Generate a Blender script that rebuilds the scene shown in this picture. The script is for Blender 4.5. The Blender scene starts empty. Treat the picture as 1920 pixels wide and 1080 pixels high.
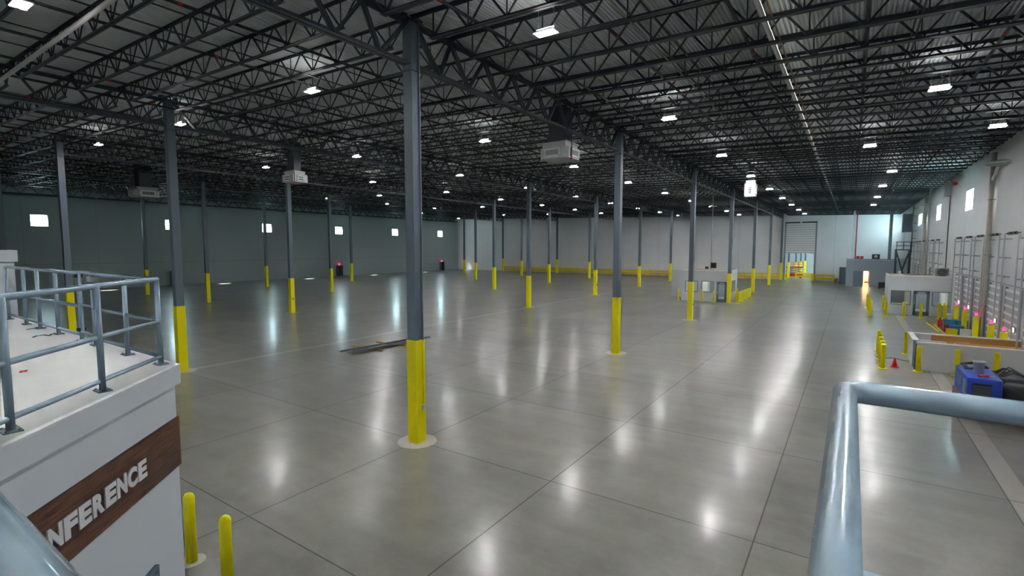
import bpy, bmesh, math, random
from mathutils import Vector, Matrix
random.seed(7)
C = bpy.context.scene.collection
S = 1.2382            # survey units -> metres
H = 5.77              # camera height above the floor
YAW, PITCH, F = 0.5953, 0.0804, 940.13

# ------------------------------------------------------------------ camera
cam_d = bpy.data.cameras.new('camera'); cam = bpy.data.objects.new('camera', cam_d); C.objects.link(cam)
cam.location = (0, 0, H)
cam.rotation_euler = (math.pi/2 - PITCH, 0, YAW)
cam_d.sensor_width = 36; cam_d.lens = F*36/1920
cam_d.clip_start = 0.05; cam_d.clip_end = 500
bpy.context.scene.camera = cam

# ------------------------------------------------------------------ world, sun, exposure
w = bpy.data.worlds.new('world'); bpy.context.scene.world = w; w.use_nodes = True
w.node_tree.nodes['Background'].inputs[0].default_value = (0.66, 0.88, 0.95, 1)
w.node_tree.nodes['Background'].inputs[1].default_value = 16.0
sd = bpy.data.lights.new('sun', 'SUN'); sd.energy = 120; sd.angle = 0.01; sd.color = (1, .97, .9)
sun = bpy.data.objects.new('sun', sd); C.objects.link(sun)
sun.rotation_euler = Vector((3.1, 4.6, -7.5)).to_track_quat('-Z', 'Y').to_euler()
vs = bpy.context.scene.view_settings
vs.view_transform = 'Standard'; vs.look = 'None'; vs.gamma = 1; vs.use_curve_mapping = False
vs.exposure = 1.05

# ------------------------------------------------------------------ survey helpers: a sight line from the camera station met with a known plane
_fw = Vector((-math.sin(YAW)*math.cos(PITCH), math.cos(YAW)*math.cos(PITCH), -math.sin(PITCH)))
_rt = Vector((math.cos(YAW), math.sin(YAW), 0)); _up = _rt.cross(_fw)
def ray(x, y): return _fw*F + _rt*(x-960) + _up*(540-y)
def G(x, y, z=0.0):
    d = ray(x, y); return Vector((0, 0, H)) + d*((z-H)/d.z)
def AY(x, y, Y):
    d = ray(x, y); return Vector((0, 0, H)) + d*(Y/d.y)
def AX(x, y, X):
    d = ray(x, y); return Vector((0, 0, H)) + d*(X/d.x)
def proj(p):
    v = Vector(p)-Vector((0, 0, H)); k = v.dot(_fw)
    if k < .1: return None
    return 960+F*v.dot(_rt)/k, 540-F*v.dot(_up)/k

# ------------------------------------------------------------------ materials
def mat(name, col, rough=.5, metal=0., var=.0, scale=8., emit=0., bump=0., coat=0.):
    m = bpy.data.materials.new(name); m.use_nodes = True
    nt = m.node_tree; b = nt.nodes['Principled BSDF']
    b.inputs['Roughness'].default_value = rough; b.inputs['Metallic'].default_value = metal
    b.inputs['Base Color'].default_value = (*col, 1)
    if coat: b.inputs['Coat Weight'].default_value = coat; b.inputs['Coat Roughness'].default_value = .12
    if emit:
        b.inputs['Emission Color'].default_value = (*col, 1); b.inputs['Emission Strength'].default_value = emit
    if var or bump:
        tc = nt.nodes.new('ShaderNodeTexCoord'); nz = nt.nodes.new('ShaderNodeTexNoise')
        nz.inputs['Scale'].default_value = scale; nz.inputs['Detail'].default_value = 4
        nt.links.new(tc.outputs['Object'], nz.inputs['Vector'])
        if var:
            mx = nt.nodes.new('ShaderNodeMix'); mx.data_type = 'RGBA'
            mx.inputs['A'].default_value = (*[c*(1-var) for c in col], 1)
            mx.inputs['B'].default_value = (*[min(1, c*(1+var)) for c in col], 1)
            nt.links.new(nz.outputs['Fac'], mx.inputs['Factor']); nt.links.new(mx.outputs['Result'], b.inputs['Base Color'])
        if bump:
            bp = nt.nodes.new('ShaderNodeBump'); bp.inputs['Strength'].default_value = bump; bp.inputs['Distance'].default_value = .02
            nt.links.new(nz.outputs['Fac'], bp.inputs['Height']); nt.links.new(bp.outputs['Normal'], b.inputs['Normal'])
    return m

def emis(name, col, st):
    m = bpy.data.materials.new(name); m.use_nodes = True; nt = m.node_tree
    nt.nodes.remove(nt.nodes['Principled BSDF'])
    e = nt.nodes.new('ShaderNodeEmission'); e.inputs[0].default_value = (*col, 1); e.inputs[1].default_value = st
    nt.links.new(e.outputs[0], nt.nodes['Material Output'].inputs[0]); return m

M = {}
M['steel'] = mat('dark_steel', (.022, .032, .038), .45, .0, .25, 3)
M['girder'] = mat('girder_steel', (.032, .048, .060), .4, .0, .25, 3)
M['column'] = mat('column_grey', (.115, .155, .19), .42, .0, .08, 2)
M['yellow'] = mat('safety_yellow', (.98, .87, .0), .38, 0, .05, 3)
M['yellow_dull'] = mat('guardrail_yellow', (.90, .62, .0), .5, 0, .08, 3)
M['rail'] = mat('rail_blue_grey', (.32, .46, .56), .25, .0, .06, 6, coat=.6)
M['white'] = mat('white_paint', (.80, .88, .94), .5, 0, .03, 1.5)
M['deckfloor'] = mat('deck_board', (.66, .68, .66), .75, 0, .10, 1.2)
M['deck'] = mat('roof_deck', (.84, .90, .90), .5, 0, .04, 2)
M['wall'] = mat('wall_paint', (.44, .455, .46), .62, 0, .04, .5)
M['wall_r'] = mat('wall_right_paint', (.42, .46, .46), .62, 0, .04, .5)
M['office'] = mat('office_paint', (.66, .68, .69), .6, 0, .03, 1)
M['office_in'] = mat('office_interior', (.75, .77, .76), .7, 0, .02, 1)
M['plywood'] = mat('plywood', (.62, .40, .27), .7, 0, .12, 4)
M['brown'] = mat('brown_board', (.42, .23, .06), .6, 0, .12, 3)
M['greyblue'] = mat('slat_shadow_grey_blue', (.13, .18, .23), .5, 0, .05, 3)
M['midgrey'] = mat('mid_grey_paint', (.27, .31, .35), .55, 0, .05, 3)
M['galv'] = mat('galvanised', (.50, .54, .55), .38, .6, .08, 6)
M['beige'] = mat('beige_pipe', (.50, .48, .42), .5, 0, .05, 4)
M['red'] = mat('red_paint', (.60, .02, .02), .45, 0, .05, 6)
M['sprinkler'] = mat('sprinkler_pipe_paint', (.018, .024, .028), .45, 0, .1, 6)
M['whitepipe'] = mat('white_pipe', (.82, .81, .78), .5, 0, .05, 5)
M['concrete'] = mat('grout_patch', (.50, .48, .43), .8, 0, .15, 9)
M['black'] = mat('black_rubber', (.015, .016, .018), .55, 0, .1, 8)
M['blue'] = mat('blue_paint', (.02, .075, .50), .4, 0, .12, 6)
M['bluebin'] = mat('blue_plastic', (.03, .20, .42), .45, 0, .1, 6)
M['wood'] = mat('pine', (.52, .36, .14), .7, 0, .15, 10)
M['hvac'] = mat('hvac_casing', (.55, .59, .57), .5, 0, .04, 5)
M['strip'] = mat('steel_strip', (.10, .12, .13), .35, .5, .2, 10)
M['curtain'] = mat('door_curtain', (.85, .86, .84), .5, 0, .04, 4)
M['dockdoor'] = mat('dock_door_panel', (.46, .49, .50), .5, 0, .04, 4)
M['letter'] = mat('letter_white', (.90, .93, .95), .4, 0, .02, 4)
M['lens'] = emis('lamp_lens', (1.0, .965, .975), 330)
M['uplight_fill'] = emis('added_uplight_glow', (1.0, .96, .95), 15)  # glow added on top of the fixtures to brighten the roof deck
M['lens2'] = emis('office_lamp', (1.0, .96, .90), 5)
M['warmlens'] = emis('warm_lamp', (1.0, .70, .38), 30)
M['redlamp'] = emis('red_signal', (1.0, .02, .08), 3.0)
M['fixture'] = mat('fixture_body', (.60, .62, .62), .5, 0, .02, 5)

# glass: clear sheet, part mirror
def glass(name, tint=(.92, .96, .96)):
    m = bpy.data.materials.new(name); m.use_nodes = True; nt = m.node_tree
    nt.nodes.remove(nt.nodes['Principled BSDF'])
    t = nt.nodes.new('ShaderNodeBsdfTransparent'); t.inputs[0].default_value = (*tint, 1)
    g = nt.nodes.new('ShaderNodeBsdfGlossy'); g.inputs['Roughness'].default_value = .03
    fr = nt.nodes.new('ShaderNodeFresnel'); fr.inputs[0].default_value = 1.45
    mx = nt.nodes.new('ShaderNodeMixShader')
    ge = nt.nodes.new('ShaderNodeNewGeometry'); ma = nt.nodes.new('ShaderNodeMath'); ma.operation = 'SUBTRACT'; ma.use_clamp = True   # no second reflection on the inner face
    nt.links.new(fr.outputs[0], ma.inputs[0]); nt.links.new(ge.outputs['Backfacing'], ma.inputs[1]); nt.links.new(ma.outputs[0], mx.inputs[0]); nt.links.new(t.outputs[0], mx.inputs[1]); nt.links.new(g.outputs[0], mx.inputs[2])
    nt.links.new(mx.outputs[0], nt.nodes['Material Output'].inputs[0]); return m
M['glass'] = glass('window_glass')

# grid constants
X0, SX, Y0, SY = -10.52, 15.24, 10.48, 15.22
XL, XR, YF, YB = -87.05, 6.93, 102.8, -16.0
YEL = 3.076
SL = .022
def zd(x): return 12.20 - SL*(x - X0)

# polished concrete floor
def floor_mat():
    m = bpy.data.materials.new('polished_concrete'); m.use_nodes = True
    nt = m.node_tree; N = nt.nodes.new; L = nt.links.new; b = nt.nodes['Principled BSDF']
    geo = N('ShaderNodeNewGeometry'); sp = N('ShaderNodeSeparateXYZ'); L(geo.outputs['Position'], sp.inputs[0])
    def mt(op, a, bb=None, c=None):
        n = N('ShaderNodeMath'); n.operation = op
        for i, v in enumerate((a, bb, c)):
            if v is None: continue
            if isinstance(v, (int, float)): n.inputs[i].default_value = v
            else: L(v, n.inputs[i])
        return n.outputs[0]
    x, y = sp.outputs[0], sp.outputs[1]
    def joint(c, off, per, wd):
        t = mt('DIVIDE', mt('SUBTRACT', c, off), per)
        fr = mt('ABSOLUTE', mt('SUBTRACT', t, mt('ROUND', t)))
        return mt('LESS_THAN', mt('MULTIPLY', fr, per), wd), mt('FLOOR', t)
    jl, il = joint(x, X0, SX/3, .016)
    jr, ir = joint(x, X0, 4.58, .016)
    side = mt('GREATER_THAN', x, X0+.5)
    jx = mt('ADD', mt('MULTIPLY', jr, side), mt('MULTIPLY', jl, mt('SUBTRACT', 1.0, side)))
    jy, iy = joint(y, Y0, SY/3, .016)
    j = mt('MAXIMUM', jx, jy)
    # pour strips: pale lines along the second column line and beside the docks
    s1 = mt('LESS_THAN', mt('ABSOLUTE', mt('SUBTRACT', x, X0-SX)), .16)
    s2 = mt('LESS_THAN', mt('ABSOLUTE', mt('SUBTRACT', x, 3.45)), .24)
    ss = mt('MAXIMUM', s1, mt('MULTIPLY', s2, .8))
    cell = N('ShaderNodeCombineXYZ'); L(mt('ADD', mt('MULTIPLY', ir, side), mt('MULTIPLY', il, mt('SUBTRACT', 1.0, side))), cell.inputs[0]); L(iy, cell.inputs[1])
    wn = N('ShaderNodeTexWhiteNoise'); wn.noise_dimensions = '2D'; L(cell.outputs[0], wn.inputs[0])
    def noise(sc, det, rgh=.55, vec=None):
        n = N('ShaderNodeTexNoise'); n.inputs['Scale'].default_value = sc; n.inputs['Detail'].default_value = det; n.inputs['Roughness'].default_value = rgh
        L(vec or geo.outputs['Position'], n.inputs['Vector']); return n.outputs['Fac']
    big = noise(.22, 5, .6); med = noise(1.3, 6, .65); fine = noise(14, 4)
    mp = N('ShaderNodeMapping'); mp.inputs['Scale'].default_value = (.25, 1.6, 1); L(geo.outputs['Position'], mp.inputs[0])
    sweep = noise(.9, 5, .6, mp.outputs[0])
    v = mt('ADD', mt('MULTIPLY', big, .55), mt('MULTIPLY', med, .34))
    v = mt('ADD', v, mt('MULTIPLY', fine, .06)); v = mt('ADD', v, mt('MULTIPLY', sweep, .30))
    v = mt('ADD', v, mt('MULTIPLY', wn.outputs['Value'], .10))
    cr = N('ShaderNodeValToRGB'); L(v, cr.inputs[0])
    e = cr.color_ramp.elements
    e[0].position = .42; e[0].color = (.112, .112, .098, 1)
    e[1].position = .90; e[1].color = (.300, .292, .255, 1)
    mx = N('ShaderNodeMix'); mx.data_type = 'RGBA'; L(ss, mx.inputs['Factor']); L(cr.outputs[0], mx.inputs['A']); mx.inputs['B'].default_value = (.40, .385, .34, 1)
    mx2 = N('ShaderNodeMix'); mx2.data_type = 'RGBA'; L(mt('MULTIPLY', j, .8), mx2.inputs['Factor']); L(mx.outputs['Result'], mx2.inputs['A']); mx2.inputs['B'].default_value = (.035, .035, .03, 1)
    L(mx2.outputs['Result'], b.inputs['Base Color'])
    rr = N('ShaderNodeMapRange'); L(med, rr.inputs[0]); rr.inputs[1].default_value = .3; rr.inputs[2].default_value = .7
    rr.inputs[3].default_value = .283; rr.inputs[4].default_value = .33; L(mt('ADD', rr.outputs[0], mt('MULTIPLY', j, .1)), b.inputs['Roughness'])
    b.inputs['Specular IOR Level'].default_value = .5; b.inputs['Coat Weight'].default_value = .36; b.inputs['Coat Roughness'].default_value = .15
    bp = N('ShaderNodeBump'); bp.inputs['Strength'].default_value = .02; bp.inputs['Distance'].default_value = .01
    L(noise(5, 3), bp.inputs['Height']); L(bp.outputs[0], b.inputs['Normal'])
    return m
M['floor'] = floor_mat()

def wall_mat(name, col, seam_z=None, vert=None, axis=1):
    m = mat(name, col, .62); nt = m.node_tree; N = nt.nodes.new; L = nt.links.new; b = nt.nodes['Principled BSDF']
    geo = N('ShaderNodeNewGeometry'); sp = N('ShaderNodeSeparateXYZ'); L(geo.outputs['Position'], sp.inputs[0])
    def mt(op, a, bb=None):
        n = N('ShaderNodeMath'); n.operation = op
        for i, v in enumerate((a, bb)):
            if v is None: continue
            if isinstance(v, (int, float)): n.inputs[i].default_value = v
            else: L(v, n.inputs[i])
        return n.outputs[0]
    f = None
    if seam_z is not None: f = mt('LESS_THAN', mt('ABSOLUTE', mt('SUBTRACT', sp.outputs[2], seam_z)), .035)
    if vert:
        t = mt('DIVIDE', mt('SUBTRACT', sp.outputs[axis], vert[0]), vert[1])
        g = mt('LESS_THAN', mt('MULTIPLY', mt('ABSOLUTE', mt('SUBTRACT', t, mt('ROUND', t))), vert[1]), .02)
        f = mt('MAXIMUM', f, g) if f else g
    nz = N('ShaderNodeTexNoise'); nz.inputs['Scale'].default_value = .35; nz.inputs['Detail'].default_value = 5; L(geo.outputs['Position'], nz.inputs['Vector'])
    a = N('ShaderNodeMix'); a.data_type = 'RGBA'; L(nz.outputs['Fac'], a.inputs['Factor'])
    a.inputs['A'].default_value = (*[c*.93 for c in col], 1); a.inputs['B'].default_value = (*[c*1.05 for c in col], 1)
    q = N('ShaderNodeMix'); q.data_type = 'RGBA'; L(mt('MULTIPLY', f, .45), q.inputs['Factor']); L(a.outputs['Result'], q.inputs['A'])
    q.inputs['B'].default_value = (*[c*.3 for c in col], 1); L(q.outputs['Result'], b.inputs['Base Color']); return m
M['wall_left'] = wall_mat('wall_left_concrete', (.38, .46, .47), 3.58, (Y0, SY/2), 1)
M['wall_far'] = wall_mat('wall_far_panels', (.86, .87, .88), None, (X0+.3, SX/2), 0)
M['wall_right'] = wall_mat('wall_right_panels', (.60, .64, .64), None, (Y0+2, SY/2), 1)

def plank_mat():
    m = bpy.data.materials.new('walnut_planks'); m.use_nodes = True; nt = m.node_tree; N = nt.nodes.new; L = nt.links.new; b = nt.nodes['Principled BSDF']
    tc = N('ShaderNodeTexCoord'); br = N('ShaderNodeTexBrick'); L(tc.outputs['Object'], br.inputs[0])
    mp = N('ShaderNodeMapping'); mp.inputs['Scale'].default_value = (1.2, 1, 22); L(tc.outputs['Object'], mp.inputs[0])
    cb = N('ShaderNodeMapping'); cb.inputs['Rotation'].default_value = (math.pi/2, 0, 0); L(tc.outputs['Object'], cb.inputs[0]); L(cb.outputs[0], br.inputs[0])
    br.inputs['Scale'].default_value = 1; br.inputs['Brick Width'].default_value = .9; br.inputs['Row Height'].default_value = .155; br.inputs['Mortar Size'].default_value = .003
    br.inputs['Color1'].default_value = (.050, .024, .014, 1); br.inputs['Color2'].default_value = (.110, .052, .028, 1); br.inputs['Mortar'].default_value = (.03, .012, .006, 1)
    nz = N('ShaderNodeTexNoise'); nz.inputs['Scale'].default_value = 2.5; nz.inputs['Detail'].default_value = 6; L(mp.outputs[0], nz.inputs['Vector'])
    cr = N('ShaderNodeValToRGB'); L(nz.outputs['Fac'], cr.inputs[0]); cr.color_ramp.elements[0].position = .3; cr.color_ramp.elements[0].color = (.30, .27, .25, 1)
    cr.color_ramp.elements[1].position = .75; cr.color_ramp.elements[1].color = (2.3, 1.9, 1.7, 1)
    mx = N('ShaderNodeMix'); mx.data_type = 'RGBA'; mx.blend_type = 'MULTIPLY'; mx.inputs['Factor'].default_value = 1
    L(br.outputs['Color'], mx.inputs['A']); L(cr.outputs[0], mx.inputs['B']); L(mx.outputs['Result'], b.inputs['Base Color']); b.inputs['Roughness'].default_value = .5
    return m
M['planks'] = plank_mat()

# ------------------------------------------------------------------ mesh helpers
class MB:
    def __init__(s): s.v = []; s.f = []
    def add(s, vs, fs):
        o = len(s.v); s.v += [tuple(v) for v in vs]; s.f += [tuple(i+o for i in f) for f in fs]; return s
    def box(s, x0, x1, y0, y1, z0, z1):
        return s.add([(x0,y0,z0),(x1,y0,z0),(x1,y1,z0),(x0,y1,z0),(x0,y0,z1),(x1,y0,z1),(x1,y1,z1),(x0,y1,z1)],
                     [(0,3,2,1),(4,5,6,7),(0,1,5,4),(1,2,6,5),(2,3,7,6),(3,0,4,7)])
    def bar(s, a, b, w, h=None, up=(0,0,1)):      # rectangular bar from a to b
        a, b = Vector(a), Vector(b); h = h or w; d = (b-a).normalized(); u = Vector(up)
        if abs(d.dot(u)) > .99: u = Vector((0,1,0))
        r = d.cross(u).normalized(); u = r.cross(d)
        vs = [p + r*sx*w/2 + u*sz*h/2 for p in (a, b) for sx, sz in ((-1,-1),(1,-1),(1,1),(-1,1))]
        return s.add(vs, [(3,2,1,0),(4,5,6,7),(0,1,5,4),(1,2,6,5),(2,3,7,6),(3,0,4,7)])
    def tube(s, pts, r, n=10, cap=True):
        pts = [Vector(p) for p in pts]; rings = []; o = len(s.v)
        for i, p in enumerate(pts):
            d = ((pts[i+1]-p).normalized() if i < len(pts)-1 else Vector()) + ((p-pts[i-1]).normalized() if i else Vector())
            d.normalize(); u = Vector((0,0,1)) if abs(d.z) < .9 else Vector((0,1,0))
            a = d.cross(u).normalized(); b = a.cross(d); rr = r[i] if isinstance(r, (list, tuple)) else r
            for k in range(n):
                t = 2*math.pi*k/n; s.v.append(tuple(p + a*math.cos(t)*rr + b*math.sin(t)*rr))
        for i in range(len(pts)-1):
            for k in range(n):
                s.f.append((o+i*n+k, o+i*n+(k+1) % n, o+(i+1)*n+(k+1) % n, o+(i+1)*n+k))
        if cap: s.f.append(tuple(o+k for k in range(n))[::-1]); s.f.append(tuple(o+(len(pts)-1)*n+k for k in range(n)))
        return s
    def lathe(s, c, prof, n=20):                 # prof: (r,z) list
        c = Vector(c); o = len(s.v)
        for r, z in prof:
            for k in range(n):
                t = 2*math.pi*k/n; s.v.append((c.x+r*math.cos(t), c.y+r*math.sin(t), c.z+z))
        for i in range(len(prof)-1):
            for k in range(n): s.f.append((o+i*n+k, o+i*n+(k+1) % n, o+(i+1)*n+(k+1) % n, o+(i+1)*n+k))
        s.f.append(tuple(o+k for k in range(n))[::-1]); s.f.append(tuple(o+(len(prof)-1)*n+k for k in range(n)))
        return s
    def angle(s, a, b, leg, t, side, drop):       # L-section along a-b (axis X or Y): flat flange + vertical flange
        a, b = Vector(a), Vector(b); d = (b-a).normalized(); r = d.cross(Vector((0,0,1))).normalized()*side
        g = .012
        s.bar(a+r*(g+leg/2)+Vector((0,0,-drop*t/2)), b+r*(g+leg/2)+Vector((0,0,-drop*t/2)), leg, t)
        s.bar(a+r*(g+t/2)+Vector((0,0,-drop*leg/2)), b+r*(g+t/2)+Vector((0,0,-drop*leg/2)), t, leg)
        return s
    def prism(s, poly, z0, z1):
        n = len(poly); vs = [(x,y,z0) for x,y in poly]+[(x,y,z1) for x,y in poly]
        fs = [tuple(range(n))[::-1], tuple(range(n,2*n))]+[(i,(i+1) % n,(i+1) % n+n,i+n) for i in range(n)]
        return s.add(vs, fs)
    def mesh(s, name, m):
        me = bpy.data.meshes.new(name); me.from_pydata(s.v, [], s.f); me.materials.append(m)
        bm = bmesh.new(); bm.from_mesh(me); bmesh.ops.recalc_face_normals(bm, faces=bm.faces); bm.to_mesh(me); bm.free(); me.update(); return me
    def build(s, name, m, parent=None, loc=(0,0,0), bevel=0, smooth=False):
        me = s.mesh(name, m); o = bpy.data.objects.new(name, me); C.objects.link(o); o.location = loc
        if parent: o.parent = parent
        if smooth:
            for p in me.polygons: p.use_smooth = len(p.vertices) == 4
        if bevel:
            bv = o.modifiers.new('bevel', 'BEVEL'); bv.width = bevel; bv.segments = 2; bv.limit_method = 'ANGLE'
        return o

def link(name, mesh, parent=None, loc=(0,0,0), rz=0):
    o = bpy.data.objects.new(name, mesh); C.objects.link(o); o.location = loc; o.rotation_euler.z = rz
    if parent: o.parent = parent
    return o
def thing(name, label, cat, loc=(0,0,0), group=None, rz=0):
    o = bpy.data.objects.new(name, None); C.objects.link(o); o.location = loc; o.rotation_euler.z = rz; o.empty_display_size = .2
    o['label'] = label; o['category'] = cat
    if group: o['group'] = group
    return o
def tag(o, label, cat, group=None):
    o['label'] = label; o['category'] = cat
    if group: o['group'] = group
    return o
def struct(name, mb, m, **k):
    o = mb.build(name, m, **k); o['kind'] = 'structure'; return o
ORD = ['zeroth','first','second','third','fourth','fifth','sixth','seventh','eighth','ninth','tenth','eleventh','twelfth','thirteenth','fourteenth','fifteenth','sixteenth','seventeenth','eighteenth','nineteenth','twentieth'] + ['twenty-'+w_ for w_ in ('first','second','third','fourth','fifth','sixth','seventh','eighth','ninth')]
def copy_tree(o, parent=None):
    c = o.copy(); C.objects.link(c); c.parent = parent
    for ch in o.children: copy_tree(ch, c)
    return c

# ================================================================== THE SETTING
struct('floor', MB().box(XL-.3, XR+.3, YB, YF+26, -.3, 0), M['floor'])
# corrugated roof deck, ribs along Y, falling gently to the docks
def roof():
    mb = MB(); p = .115; n = int((XR-XL)/p)+2; prof = []
    for i in range(n):
        x = XL-.1+i*p
        for dx, dz in ((0,0),(.045,0),(.0625,.075),(.0975,.075)): prof.append((x+dx, dz))
    for x, dz in prof: mb.v.append((x, YB, zd(x)+dz)); mb.v.append((x, YF+.2, zd(x)+dz))
    for i in range(len(prof)-1): mb.f.append((2*i, 2*i+2, 2*i+3, 2*i+1))
    return mb
rf = roof(); me = rf.mesh('ceiling', M['deck']); co = link('ceiling', me); co['kind'] = 'structure'
so = co.modifiers.new('thickness', 'SOLIDIFY'); so.thickness = .02; so.offset = 1

def wall_with_holes(name, m, axis, pos, thick, u0, u1, z1, holes):
    """wall in plane axis=pos, solid strips round rectangular holes (ua,ub,za,zb); thickness goes to pos+thick"""
    mb = MB(); hs = sorted(holes); edges = [u0]
    def blk(a, b, za, zb):
        if b-a < 1e-4 or zb-za < 1e-4: return
        lo, hi = min(pos, pos+thick), max(pos, pos+thick)
        if axis == 'x': mb.box(lo, hi, a, b, za, zb)
        else: mb.box(a, b, lo, hi, za, zb)
    cur = u0
    for a, b, za, zb in hs:
        blk(cur, a, 0, z1); blk(a, b, 0, za); blk(a, b, zb, z1); cur = b
    blk(cur, u1, 0, z1)
    return struct(name, mb, m)

# left wall windows
LWIN = [(19.75+15.24*k-.86, 19.75+15.24*k+.86, 8.50, 10.02) for k in range(6)]
wall_with_holes('wall_left', M['wall_left'], 'x', XL, -.2, YB, YF+.2, zd(XL)+.3, LWIN)
RWIN = []
for a, b in (((1812,358),(1823,394)), ((1757,384),(1763,412)), ((1723,400),(1728,423)), ((1701,412),(1704,430))):
    yb = AX(a[0], a[1], XR).y; ya = AX(b[0], b[1], XR).y; RWIN.append((ya, yb, 8.46, 10.05))
wall_with_holes('wall_right', M['wall_right'], 'x', XR, .05, YB, YF+.2, zd(XR)+.3, RWIN)
DX0, DX1 = -10.0, -5.55
DX0 = AY(1472, 524, YF).x; DX1 = AY(1524, 527, YF).x
wall_with_holes('wall_far', M['wall_far'], 'y', YF, .2, XL-.2, XR+.2, 13.9, [(DX0, DX1, 0, 10.1)])
struct('wall_near', MB().box(XL-.2, XR+.2, YB-.2, YB, 0, 14.2), M['wall'])

wn = 0
for (a, b, z0, z1) in LWIN + RWIN:
    wn += 1; left = wn <= 6; X = XL-.12 if left else XR+.02; e = .04 if left else .012
    f = MB()
    for bx in ((a, b, z0, z0+.06), (a, b, z1-.06, z1), (a, a+.06, z0, z1), (b-.06, b, z0, z1)):
        f.box(X-e, X+e, *bx)
    o = struct('window_%d' % wn, f, M['galv'])
    MB().box(X-.008, X+.008, a+.05, b-.05, z0+.05, z1-.05).build('pane', M['glass'], o)

# steel ledger along the left wall head and the far wall
struct('trim_1', MB().box(XL, XL+.10, YB, YF, 12.42, 12.55), M['steel'])
# next hall behind the roll-up door
struct('wall_hall', MB().box(-24, 10, YF+25, YF+25.2, 0, 10).box(-24.2, -24, YF+.2, YF+25, 0, 10).box(10, 10.2, YF+.2, YF+25, 0, 10), M['wall'])
struct('ceiling_hall', MB().box(-24, 10, YF+.2, YF+25, 10, 10.2), M['deck'])

# ------------------------------------------------------------------ roll-up door (far wall)
DZ0, DZ1 = 4.86, 10.1
dr = MB(); z = DZ0; k = 0
while z < DZ1-.05:
    z2 = min(z+.40, DZ1)
    dr.box(DX0-.12, DX1+.12, YF-.32, YF-.24, z+.09, z2); dr.box(DX0-.12, DX1+.12, YF-.255, YF-.24, z, z+.09); z = z2
door = struct('door_1', dr, M['curtain'])
shd = MB(); z = DZ0+.03  # dark strips stand in for the shadow lines between the curtain slats
while z < DZ1: shd.box(DX0-.11, DX1+.11, YF-.275, YF-.25, z, z+.045); z += .40
shd.build('slat_shadow', M['greyblue'], door)
MB().box(DX0-.32, DX0-.10, YF-.36, YF-.02, 0, DZ1+.25).build('guide', M['midgrey'], door)
MB().box(DX1+.10, DX1+.32, YF-.36, YF-.02, 0, DZ1+.25).build('guide', M['midgrey'], door)
MB().box(DX0-.12, DX1+.12, YF-.33, YF-.22, DZ0-.10, DZ0).build('bottom_bar', M['galv'], door)
MB().tube([(DX0-.3, YF-.3, DZ1+.12), ((DX0+DX1)/2-.15, YF-.3, DZ1+.12)], .11, 12).build('spring', M['black'], door)
MB().tube([((DX0+DX1)/2+.15, YF-.3, DZ1+.12), (DX1+.3, YF-.3, DZ1+.12)], .11, 12).build('spring', M['black'], door)

# ------------------------------------------------------------------ columns
cs = .165
LINE = ['column line nearest the docks'] + ['%s column line from docks' % ORD[q] for q in range(2, 6)]
def column_meshes(zt):
    d = {}
    d['shaft'] = MB().box(-cs, cs, -cs, cs, YEL-.02, zt).mesh('shaft', M['column'])
    return d
guard_me = MB().box(-cs-.02, cs+.02, -cs-.02, cs+.02, 0, YEL).mesh('yellow_base', M['yellow'])
pad_me = MB().lathe((0,0,0), [(.58,0),(.58,.006),(.55,.008)], 28).mesh('grout_pad', M['concrete'])
for i in range(5):
    x = X0-SX*i; zt = zd(x)-.17
    sh = column_meshes(zt)['shaft']
    cap = MB().box(-.24, .24, -.24, .24, zt-.03, zt+.0).box(-.20,.20,-.20,.20, 10.86+SL*SX*i*1.0-.18, 10.88+SL*SX*i-.18).mesh('cap_plate', M['girder'])
    for j in range(7):
        y = Y0+SY*j
        if j == 6: y -= .25
        if i == 4 and j == 0: continue
        t = thing('steel_column', 'grey steel column with yellow base, %s along the %s' % (ORD[j+1], LINE[i]), 'column', (x, y, 0), 'building columns')
        link('shaft', sh, t); link('yellow_base', guard_me, t); link('cap_plate', cap, t)
        if i < 3 or j < 4: link('grout_pad', pad_me, t)
        if i == 0 and j == 0:
            o = MB().tube([(cs+.045, .09, 1.25), (cs+.045, .09, zt)], .022, 8).build('conduit', M['column'], t)
            o['label'] = 'slim grey conduit'
            MB().tube([(cs+.05, .09, 1.1), (cs+.05, .09, YEL)], .028, 8).build('conduit_sleeve', M['yellow'], t)
            MB().box(cs+.02, cs+.09, .02, .14, .98, 1.14).build('outlet_box', M['hvac'], t, bevel=.008)
        if (i, j) in ((2, 1), (0, 2), (1, 3)):
            MB().box(cs+.02, cs+.07, -.06, .08, 1.2, 1.34).build('outlet_box', M['red'] if (i, j) == (1, 3) else M['midgrey'], t)

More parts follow.
